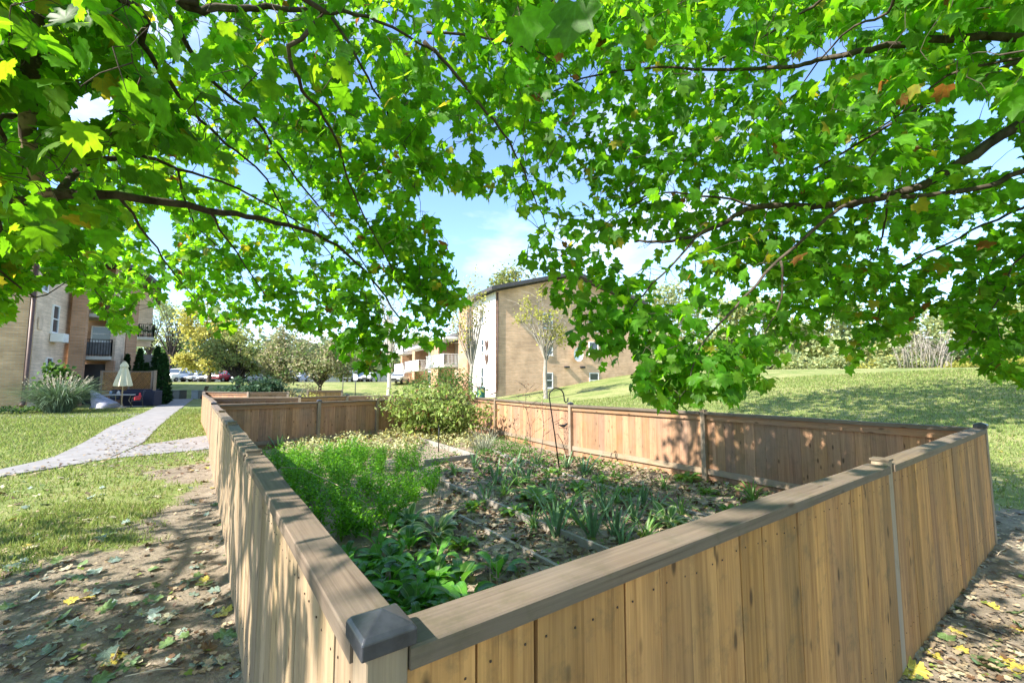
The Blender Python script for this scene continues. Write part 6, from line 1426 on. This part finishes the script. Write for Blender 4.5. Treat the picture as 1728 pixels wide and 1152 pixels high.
for px, py, k in ((100, 1045, 'green'), (140, 1058, 'blue'), (180, 1030, 'green'), (200, 1075, 'green'), (185, 1108, 'blue'), (165, 1128, 'green'), (225, 1120, 'pale'), (210, 990, 'green'), (190, 1003, 'pale'), (330, 960, 'blue'), (318, 985, 'green'), (300, 995, 'brown'), (345, 988, 'green'), (380, 1070, 'green'), (385, 1085, 'blue'), (375, 1040, 'yellow'), (400, 1075, 'green'), (90, 960, 'pale'), (55, 970, 'green'), (10, 1030, 'green'), (235, 1000, 'brown'), (215, 1035, 'brown'), (260, 1015, 'green'), (280, 1090, 'green'), (160, 1140, 'brown'), (20, 1130, 'brown'), (60, 905, 'blue'), (45, 930, 'pale'), (95, 950, 'green'), (140, 955, 'green')):
    drop(px, py, R.uniform(.075, .105), [k])
cnt = 0; rr = random.Random(99)
while cnt < 170:
    px = rr.uniform(0, 430); py = 770 + 380 * rr.random() ** 1.1
    v = PG(px, py)
    if inpoly(v.x, v.y, GARDEN) or (v - Vector((Npt[0], Npt[1], 0))).length < .1: continue
    drop(px, py, rr.uniform(.05, .09), ['green', 'brown', 'pale', 'blue', 'brown', 'green', 'pale'] if rr.random() < .93 else ['yellow'], v); cnt += 1
cnt = 0
while cnt < 62:
    px = rr.uniform(1480, 1728); py = rr.uniform(760, 1150); v = PG(px, py)
    if inpoly(v.x, v.y, GARDEN): continue
    if Q1[1] > v.y and px < 1500: continue
    drop(px, py, rr.uniform(.06, .11), ['yellow', 'brown', 'pale', 'green', 'brown'], v); cnt += 1
# uncountable litter: path edges, lawn, foot of the fences
def litter(n, fpos, label, seed, size=(.02, .06)):
    nr = np.random.default_rng(seed); rr = random.Random(seed); P2_ = []
    while len(P2_) < n:
        q = fpos(rr)
        if q is None or inpoly(q[0], q[1], GARDEN): continue
        P2_.append((q[0], q[1], G(*q) + .02 + .014 * nz2(q[0], q[1], 2.3, 5) + (0.02 if inpoly(q[0], q[1], path_poly) or inpoly(q[0], q[1], spur_poly) else 0)))
    p = np.array(P2_); V, F, U, C_ = scatter(MAPLE_LO, p, nr.uniform(*size, n), nr.uniform(0, 6.28, n), nr.normal(0, .25, n), nr.normal(0, .25, n), nr.random((n, 3)), nr.uniform(-.3, .4, n)); o = big_mesh('leaf_litter', V, F, M['litter'], None, U, C_); tag(o, label, 'dead leaves', None, 'stuff')
def fa(r): 
    v = PG(r.uniform(-20, 430), 745 + 400 * r.random()); return (v.x, v.y) if v.y < 14 else None
def fb(r):
    v = PG(r.uniform(160, 362), r.uniform(715, 800)); return (v.x + r.gauss(0, .2), v.y + r.gauss(0, .2))
def fc(r):
    v = PG(r.uniform(1460, 1740), r.uniform(740, 1152)); return (v.x, v.y)
def fd(r):
    i = r.randint(0, len(pathR) - 2); q = pathR[i].lerp(pathR[i + 1], r.random()); return (q.x + r.gauss(0, .25), q.y + r.gauss(0, .25)) if q.y < 16 else None
litter(1500, fa, 'crumbled leaf pieces and bits scattered over the left soil and lawn', 1, (.012, .04)); litter(700, fb, 'brown leaf litter heaped over the paved spur to the fence', 2, (.03, .07)); litter(1500, fc, 'crumbled leaf pieces over the soil right of the front fence', 3, (.012, .04)); litter(90, fd, 'dead leaves along the edge of the walk', 4, (.03, .07))
# twigs on the soil
for i in range(22):
    v = PG(rr.uniform(10, 400), rr.uniform(860, 1140)) if i < 12 else PG(rr.uniform(1530, 1720), rr.uniform(900, 1140))
    if inpoly(v.x, v.y, GARDEN): continue
    a = rr.uniform(0, 6.28); L = rr.uniform(.1, .3); d = Vector((math.cos(a), math.sin(a), 0)) * L; mb = MB(); mb.tube([v + Vector((0, 0, .02)), v + d * .5 + Vector((.01, .01, .028)), v + d + Vector((0, 0, .018))], [.005, .004, .002], 5)
    tag(mb.build('fallen_twig', M['dry' if i % 2 else 'bark']), ('pale' if i % 2 else 'dark') + ' broken twig lying on the soil ' + ('left of the garden' if i < 12 else 'right of the front fence'), 'twig', ('pale' if i % 2 else 'dark') + ' twigs on the soil ' + ('left' if i < 12 else 'right'))
